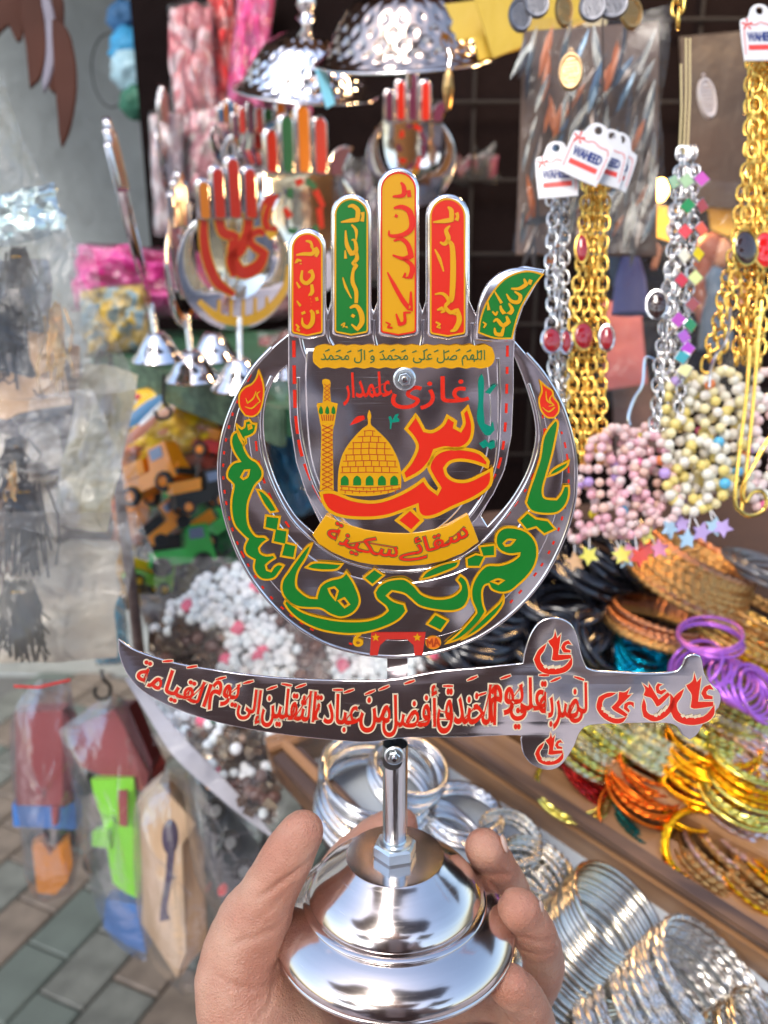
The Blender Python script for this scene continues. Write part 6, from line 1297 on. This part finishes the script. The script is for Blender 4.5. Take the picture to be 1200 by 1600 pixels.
# ================================================================== WHITE BEAD PACK
bp_ = thing('bead_pack', 'clear bag of white, brown and pink beads left of the wooden tray', 'bag of beads', W(400, 1030, .66))
reg = [(238, 985), (270, 940), (320, 900), (370, 880), (430, 870), (520, 930), (640, 960), (700, 1030), (640, 1110), (560, 1150), (500, 1175), (440, 1200), (420, 1290), (380, 1262), (330, 1200), (270, 1150), (225, 1080)]
def inside(x, y, P):
    c = False
    for (x1, y1), (x2, y2) in zip(P, P[1:]+P[:1]):
        if (y1 > y) != (y2 > y) and x < (x2-x1)*(y-y1)/(y2-y1)+x1: c = not c
    return c
def bpd(x, y): return .70-.10*(y-870)/430+.02*noise.noise(Vector((x*.012, y*.012, 0)))
grid = MB(); vs = []; fs = []; gx, gy = 30, 28; ok = {}
for j in range(gy+1):
    for i in range(gx+1):
        x, y = 215+i*500/gx, 865+j*440/gy; vs.append(W(x, y, bpd(x, y)+.012))
for j in range(gy):
    for i in range(gx):
        x, y = 215+(i+.5)*500/gx, 865+(j+.5)*440/gy
        if inside(x, y, reg): fs.append((j*(gx+1)+i, (j+1)*(gx+1)+i, (j+1)*(gx+1)+i+1, j*(gx+1)+i+1))
part('backing', grid.add(vs, fs), mat('brown_foil', (.14, .085, .06), .35, .5, .8, 40, .5, 30), bp_)
BW = [bm_('pack_white', (.80, .84, .88), .3), bm_('pack_white2', (.74, .80, .86), .3)]; BB = [bm_('pack_brown', (.14, .06, .045), .35), bm_('pack_brown2', (.09, .045, .04), .35)]; BP = bm_('pack_pink', (.80, .14, .24), .3); BGn = bm_('pack_green', (.03, .12, .07), .3); BFo = [mat('foil_tan', (.55, .45, .33), .25, .8, .5, 100, .3), mat('foil_brown', (.22, .13, .08), .25, .8, .5, 100, .3)]
pts = []; rb = random.Random(21); tries = 0
while len(pts) < 620 and tries < 60000:
    tries += 1; x, y = rb.uniform(220, 700), rb.uniform(868, 1300)
    if inside(x, y, reg) and all((x-a)**2+(y-b)**2 > 125 for a, b in pts): pts.append((x, y))
pts.sort(key=lambda p: p[1]+p[0]*.2)
flake = MB().add([(0, -1, 0), (.8, -.3, .3), (.7, .7, -.1), (-.2, 1, .35), (-.9, .2, 0), (.1, .1, .5)], [(0, 1, 5), (1, 2, 5), (2, 3, 5), (3, 4, 5), (4, 0, 5)]).mesh('foil_scrap')
fl_ = []
for m in BFo: me = flake.copy(); me.materials.append(m); fl_.append(me)
cnt = 0; inv = WM[bp_.name].inverted(); rest = {}
for x, y in pts:
    z = noise.noise(Vector((x*.011+3, y*.014, 2))); z2 = noise.noise(Vector((x*.02, y*.02, 7))); low = y > 1140-.2*(x-300)
    foil = (235 < x < 350 and 970 < y < 1060) or (low and z2 > -.15)
    if foil and rb.random() < .8: me, q_ = rb.choice(fl_), rb.uniform(8, 15)
    elif z < -.16: me, q_ = bead_me(rb.choice(BB)), rb.uniform(9, 13)
    elif rb.random() < .035: me, q_ = bead_me(BP), 12
    elif rb.random() < .01: me, q_ = bead_me(BGn), 9
    else: me, q_ = bead_me(rb.choice(BW)), rb.uniform(8, 11)
    d = bpd(x, y)+rb.uniform(-.004, .004); q_ *= S(d); M = Matrix.Translation(W(x, y, d)) @ Matrix.Rotation(rb.uniform(0, 6), 4, (rb.random(), rb.random(), 1)) @ Matrix.Diagonal((q_, q_, q_, 1))
    cnt += 1
    if cnt % 2 == 0 and cnt < 600 or y > 1240: inst('foil_scrap' if me in fl_ else 'bead', me, bp_, inv @ M)
    else: rest.setdefault(me.name, (me, MB()))[1].add([M @ v.co for v in me.vertices], [tuple(p.vertices) for p in me.polygons])
for k, (me, mb) in enumerate(rest.values()): part('loose_beads', mb, me.materials[0], bp_, smooth=80, kind='stuff')
part('film', sheet_mb([(250, 870), (600, 870), (640, 1150), (240, 1160)], .645, 22, 22, .010, 51, 12), film('clear_film_b', haze=.10), bp_)
part('film', sheet_mb([(235, 1140), (560, 1130), (430, 1290), (400, 1300)], .60, 20, 18, .010, 53, 12), FILM, bp_)
edge = [(196, 1060), (215, 1058), (250, 1108), (290, 1155), (342, 1208), (388, 1258), (424, 1300), (424, 1306), (386, 1280), (330, 1234), (272, 1180), (232, 1118)]
part('white_border', MB().prism([((x-320)*S(.61), -(y-1180)*S(.61)) for x, y in cr(edge, 3, True, 60)][::-1], camframe(320, 1180, .61), .0015), mat('white_plastic', (.50, .49, .54), .5, 0, .3, 40, .05, coat=.2), bp_)
# ================================================================== HANGING BAGS, LEFT
MR = mat('maroon_paint', (.34, .06, .06), .5, 0, .2, 30, .2, 10, coat=.2); BLU = mat('blue_paint', (.06, .2, .55), .5, 0, .2, 30, .15)
def polybox(name, pts, d, dep, m, parent, tilt=0):
    cx = sum(p[0] for p in pts)/len(pts); cy = sum(p[1] for p in pts)/len(pts); u = S(d)
    return part(name, MB().prism([((x-cx)*u, -(y-cy)*u) for x, y in pts][::-1], camframe(cx, cy, d, 0, tilt) @ Matrix.Translation((0, 0, -dep)), dep), m, parent, smooth=False)
d = .80
t = thing('toy_truck', 'maroon wooden toy truck with a blue base and orange scoop, left hanging bag', 'toy', W(70, 1240, d))
polybox('box_body', [(26, 1112), (96, 1112), (96, 1262), (28, 1256)], d, .035, MR, t, .2); polybox('box_side', [(98, 1112), (112, 1125), (112, 1255), (98, 1262)], d+.005, .03, mat('maroon_shaded', (.13, .025, .03), .5), t, .2)  # side face in a darker maroon, its shade put into the colour
polybox('blue_base', [(22, 1254), (115, 1258), (116, 1300), (24, 1288)], d+.002, .04, BLU, t, .2); polybox('scoop', [(52, 1318), (66, 1314), (78, 1336), (106, 1312), (112, 1352), (104, 1380), (86, 1398), (60, 1392)], d-.01, .02, toy_mat('toy_bright_orange', (.90, .28, .01)), t, .3)
polybox('tow_peg', [(80, 1262), (90, 1262), (88, 1290), (82, 1290)], d-.012, .008, MR, t)
for x in (62, 102): wheel(camframe(x, 1310, d+.01, 0, .9), 17*S(d), 12*S(d), MR, t)
t = thing('toy_truck', 'maroon wooden toy truck with a bright green frame, middle hanging bag', 'toy', W(180, 1260, .76))
polybox('box_body', [(98, 1144), (180, 1108), (236, 1205), (232, 1235), (118, 1200)], .765, .035, MR, t, -.2); polybox('lid', [(176, 1106), (200, 1104), (238, 1190), (236, 1206)], .76, .03, mat('maroon_shaded', (.13, .025, .03), .5), t)  # strip beside the body takes the shaded copy of the maroon
GRN = toy_mat('toy_bright_green', (.28, .80, .04))
polybox('frame', [(142, 1218), (208, 1216), (216, 1290), (222, 1360), (216, 1405), (196, 1395), (176, 1380), (168, 1330), (160, 1280), (146, 1240)], .755, .012, GRN, t); polybox('crossbar', [(144, 1300), (168, 1296), (172, 1326), (144, 1322)], .75, .012, GRN, t)
polybox('red_slot', [(184, 1236), (198, 1236), (198, 1292), (186, 1290)], .742, .004, MR, t); polybox('blue_tail', [(165, 1405), (226, 1415), (228, 1490), (200, 1478), (162, 1450)], .77, .02, BLU, t)
for x, y in ((148, 1345), (132, 1225), (222, 1300)): wheel(camframe(x, y, .765, .5, .9), 19*S(.76), 14*S(.76), TK, t)
t = thing('wooden_bat_box', 'pale wooden hexagonal toy case with a dark spoon-shaped slot, right hanging bag', 'toy', W(275, 1380, .70))
LW = wood_mat('pale_wood', (.58, .38, .22), (.74, .54, .36), 16, .5, (6, 1, 1)); LW2 = wood_mat('pale_wood_shaded', (.26, .15, .08), (.42, .26, .15), 16, .5, (6, 1, 1))  # second wood is a darker copy, shading the case's side by colour
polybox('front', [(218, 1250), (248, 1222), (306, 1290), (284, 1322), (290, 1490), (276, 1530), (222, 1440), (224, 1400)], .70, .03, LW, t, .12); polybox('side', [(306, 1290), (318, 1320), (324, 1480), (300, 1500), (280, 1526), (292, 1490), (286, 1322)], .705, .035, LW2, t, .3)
mb = MB(); u = S(.664); mb.ell(Matrix.Translation((8*u, 42*u, 0)), 13*u, 28*u, .002, 20, 6); mb.prism([(x*u, y*u) for x, y in stroke([(10, 30), (6, -20), (-2, -70), (0, -88)], [12, 11, 10, 16], 4)[::-1]], Matrix.Translation((0, 0, -.001)), .002)
M_ = camframe(258, 1350, .668, 0, .12); part('slot', MB().add([M_ @ p for p in mb.v], mb.f), mat('slot_violet', (.07, .05, .09), .6), t)
t = thing('toy_truck', 'dark toy car with tiny wheels behind the pale wooden case', 'toy', W(360, 1330, .68))
polybox('body', [(300, 1200), (345, 1195), (400, 1290), (410, 1370), (350, 1420), (318, 1300)], .70, .04, mat('dark_toy', (.04, .045, .05), .3, 0, .5, 80, coat=.5), t)
for x, y in ((358, 1315), (380, 1360), (335, 1265)): wheel(camframe(x, y, .68, 0, .4), 17*S(.68), 12*S(.68), mat('hub_grey', (.25, .26, .27), .4), t)
for c, x, y in ((TRd, 348, 1390), (GRN, 345, 1235), (TO, 330, 1225)): part('light', MB().ell(Matrix.Translation(W(x, y, .66)), 8*S(.66), 14*S(.66), 4*S(.66), 10, 6), c, t)
def bag(name, loop, cx, cy, d, label, m=FILM2, dep=.03, seed=0, gather=None):
    """closed bag of film around what hangs inside: an inflated outline"""
    t = thing(name, label, 'plastic bag', W(cx, cy, d)); vs = []; fs = []; L_ = cr(loop, 4); n = len(L_); K = 7
    for sd_ in (-1, 1):
        o = len(vs)
        for k in range(K+1):
            f = k/K; z = sd_*dep*sqrt(max(0, 1-f*f))
            for (x, y) in L_:
                q_ = W(cx+(x-cx)*f, cy+(y-cy)*f, d+z); nz_ = noise.noise(Vector((x*.02+seed, y*.02, k*.35+sd_)))*.006*(1-f*.5)+abs(noise.noise(Vector((x*.05+seed, y*.05, k*.8+sd_))))*.004
                vs.append(q_+FW*nz_*-1)
        for k in range(K): fs += [(o+k*n+i, o+(k+1)*n+i, o+(k+1)*n+(i+1) % n, o+k*n+(i+1) % n) for i in range(n)]
    part('film', MB().add(vs, fs), m, t, smooth=120); return t
bag('hanging_bag', [(60, 1062), (110, 1062), (126, 1180), (128, 1310), (112, 1395), (70, 1410), (44, 1380), (34, 1300), (20, 1230), (18, 1120)], 70, 1240, .79, 'milky plastic bag round the leftmost maroon toy', seed=1, dep=.04)
bag('hanging_bag', [(168, 1086), (196, 1092), (230, 1180), (250, 1290), (240, 1430), (228, 1500), (190, 1480), (160, 1440), (130, 1330), (112, 1230), (92, 1140)], 180, 1280, .755, 'milky plastic bag round the green and maroon toy', seed=5, dep=.045)
bag('hanging_bag', [(262, 1200), (300, 1215), (340, 1300), (345, 1440), (320, 1535), (286, 1556), (238, 1500), (214, 1420), (208, 1300), (218, 1240)], 272, 1370, .685, 'clear plastic bag round the pale wooden case', film('clear_film_c', haze=.04, gl=-.3), seed=9, dep=.042)
bag('hanging_bag', [(290, 1170), (350, 1190), (410, 1270), (430, 1360), (400, 1440), (350, 1440), (310, 1380), (290, 1270)], 350, 1310, .68, 'clear plastic bag round the dark toy car', film('clear_film_c'), seed=13, dep=.04)
solo('hook', MB().tube([W(x, y, .74) for x, y in cr([(158, 1046), (162, 1062), (172, 1072), (170, 1088), (156, 1092), (148, 1084), (150, 1074)], 4, False, 180)], .0016, 8), IRON, 'black iron hook carrying the bags with the maroon toys', 'hook')
# ------------- big bag of tassels close to the viewer at the left edge
D1 = .56
tp = thing('tassel_pack', 'big milky clear bag of black tassels hanging at the left edge', 'plastic bag', W(60, 620, D1))
FB = film('bag_film', (.95, .94, .90), haze=.14, gl=.8, bs=36, strength=1.6); FB2 = film('bag_film_clear', (.96, .97, .98), haze=.08, gl=1.6, bs=55, strength=2.2)
part('film', sheet_mb([(-60, 640), (150, 610), (262, 880), (-60, 800)], D1-.02, 24, 24, .012, 61, 12), FB2, tp)
part('film', sheet_mb([(-60, 800), (215, 800), (200, 1062), (-60, 1040)], D1-.01, 24, 20, .010, 63, 10), film('bag_film_milk', (.93, .90, .84), haze=.26, gl=.2, bs=18), tp)
part('film', sheet_mb([(-60, 90), (14, 128), (215, 610), (-60, 640)], D1-.02, 24, 34, .014, 65, 12), FB, tp)
part('film', sheet_mb([(60, 340), (150, 400), (230, 760), (60, 740)], D1+.02, 20, 28, .014, 67, 14), FB2, tp)
part('red_seam', MB().tube([W(x, y, D1) for x, y in [(22, 1072), (60, 1074), (110, 1062)]], .0010, 6), toy_mat('toy_red', (.6, .02, .02)), tp)
def inner(px, py, w_, h_, ro, m, nm, dd=.06, seed=0, tk=30): return part(nm, pillow(camframe(px, py, D1+dd, R(ro)), w_*S(D1+dd), h_*S(D1+dd), tk*S(D1+dd), seed, 18, 18, .8), m, tp, smooth=80)
inner(60, 940, 250, 190, 2, cloth('in_cream', (.66, .60, .50), (.42, .38, .32)), 'cream_lining', .07, 31)
inner(70, 760, 210, 220, 4, cloth('in_brown', (.07, .05, .04), (.60, .54, .46)), 'brown_lining', .075, 32)
inner(40, 610, 180, 130, 2, cloth('in_dark', (.05, .05, .06), (.30, .22, .16)), 'dark_lining', .08, 33)
inner(20, 480, 120, 150, 2, cloth('in_dk2', (.03, .035, .05), (.14, .15, .18)), 'dark_lining', .08, 34)
inner(150, 700, 90, 260, -12, cloth('in_yel', (.62, .56, .36), (.64, .62, .58)), 'cream_lining', .05, 35)
FOIL = mat('pale_foil', (.62, .76, .82), .22, .7, .9, 24, .15, 20)
solo('foil_label', pillow(camframe(34, 338, D1+.01, R(14)), 130*S(D1), 84*S(D1), .012, 3, 20, 16, .9), FOIL, 'crumpled pale blue foil label at the top of the tassel bag', 'label', smooth=80)
CARD = mat('tan_card', (.62, .40, .24), .6, 0, .15, 50, .08, 10)
for i, (l, lab) in enumerate([([(-40, 560), (0, 578), (52, 592), (96, 560), (113, 632), (60, 640), (30, 646), (12, 656), (-40, 648)], 'tan cardboard header with ink marks in the middle of the tassel bag'), ([(44, 518), (80, 524), (100, 560), (60, 590), (48, 560)], 'smaller tan card above the header in the tassel bag'), ([(108, 536), (124, 542), (122, 590), (112, 590)], 'narrow brown card strip at the right of the tassel bag')]):
    q_ = [((x-40)*S(D1+.03), -(y-590)*S(D1+.03)) for x, y in l][::-1]; c_ = solo('card', MB().prism(q_, camframe(40, 590, D1+.03-.004*i), .0012), CARD, lab, 'card')
INK = mat('ink', (.04, .02, .02), .6)
for l in ([(-4, 596), (6, 592), (14, 600), (22, 594)], [(52, 608), (58, 618), (70, 614)], [(62, 620), (72, 620)]): part('ink_mark', MB().tube([W(x, y, D1+.018) for x, y in l], .0007, 5), INK, tp)
TAS = mat('tassel_black', (.012, .014, .02), .45, 0, .3, 300); GT = mat('gold_tinsel', (.75, .50, .22), .25, 1, .2, 200)
rt = random.Random(9)
def tassel(px, py, d, w_, h_, label, m=TAS, n=60, knot=True):
    t = thing('tassel', label, 'tassel', W(px, py, d)); mb = MB()
    for k in range(n):
        a = rt.gauss(0, .45); z = rt.uniform(-.3, .3); l = h_*rt.uniform(.45, 1.1); c_ = int(a*4)/4*.6+a*.4; bend = rt.gauss(0, 5)
        mb.tube([W(px+a*w_*.35, py+rt.uniform(-10, 14), d+z*.01), W(px+a*w_*.5+bend, py+l*.35, d+z*.02), W(px+c_*w_*.62-bend*.5, py+l*.7, d+z*.03), W(px+c_*w_*.7+rt.gauss(0, 7), py+l, d+z*.03)], .0008, 3)
    part('strands', mb, m, t, kind='stuff')
    if knot: part('band', MB().tube([W(px+w_*.17*cos(a), py+9, d)+FW*(w_*.17*S(d)*sin(a)) for a in [k*pi/6 for k in range(12)]], .0009, 6, True), GOLD, t)
tassel(28, 395, D1+.02, 60, 120, 'black tassel under the foil label', n=80)
tassel(-6, 470, D1+.03, 80, 130, 'black tassel at the left edge above the tan card', n=80)
tassel(22, 690, D1+.02, 40, 80, 'small black tassel with a gold band below the tan card', n=50)
tassel(40, 760, D1+.02, 66, 130, 'large black tassel in the lower half of the bag', n=90)
tassel(32, 915, D1+.015, 84, 110, 'bushy dark tassel at the bottom of the bag', mat('tassel_olive', (.05, .045, .03), .7), n=130)
tassel(-10, 780, D1+.03, 50, 130, 'brown tassel cut by the left edge', mat('tassel_brown', (.16, .10, .07), .6), n=60)
tassel(84, 480, D1+.01, 44, 130, 'bunch of gold tinsel beside the tan cards', GT, n=26, knot=False)
tassel(18, 730, D1+.0, 26, 60, 'short gold tinsel bunch in the lower bag', GT, n=12, knot=False)
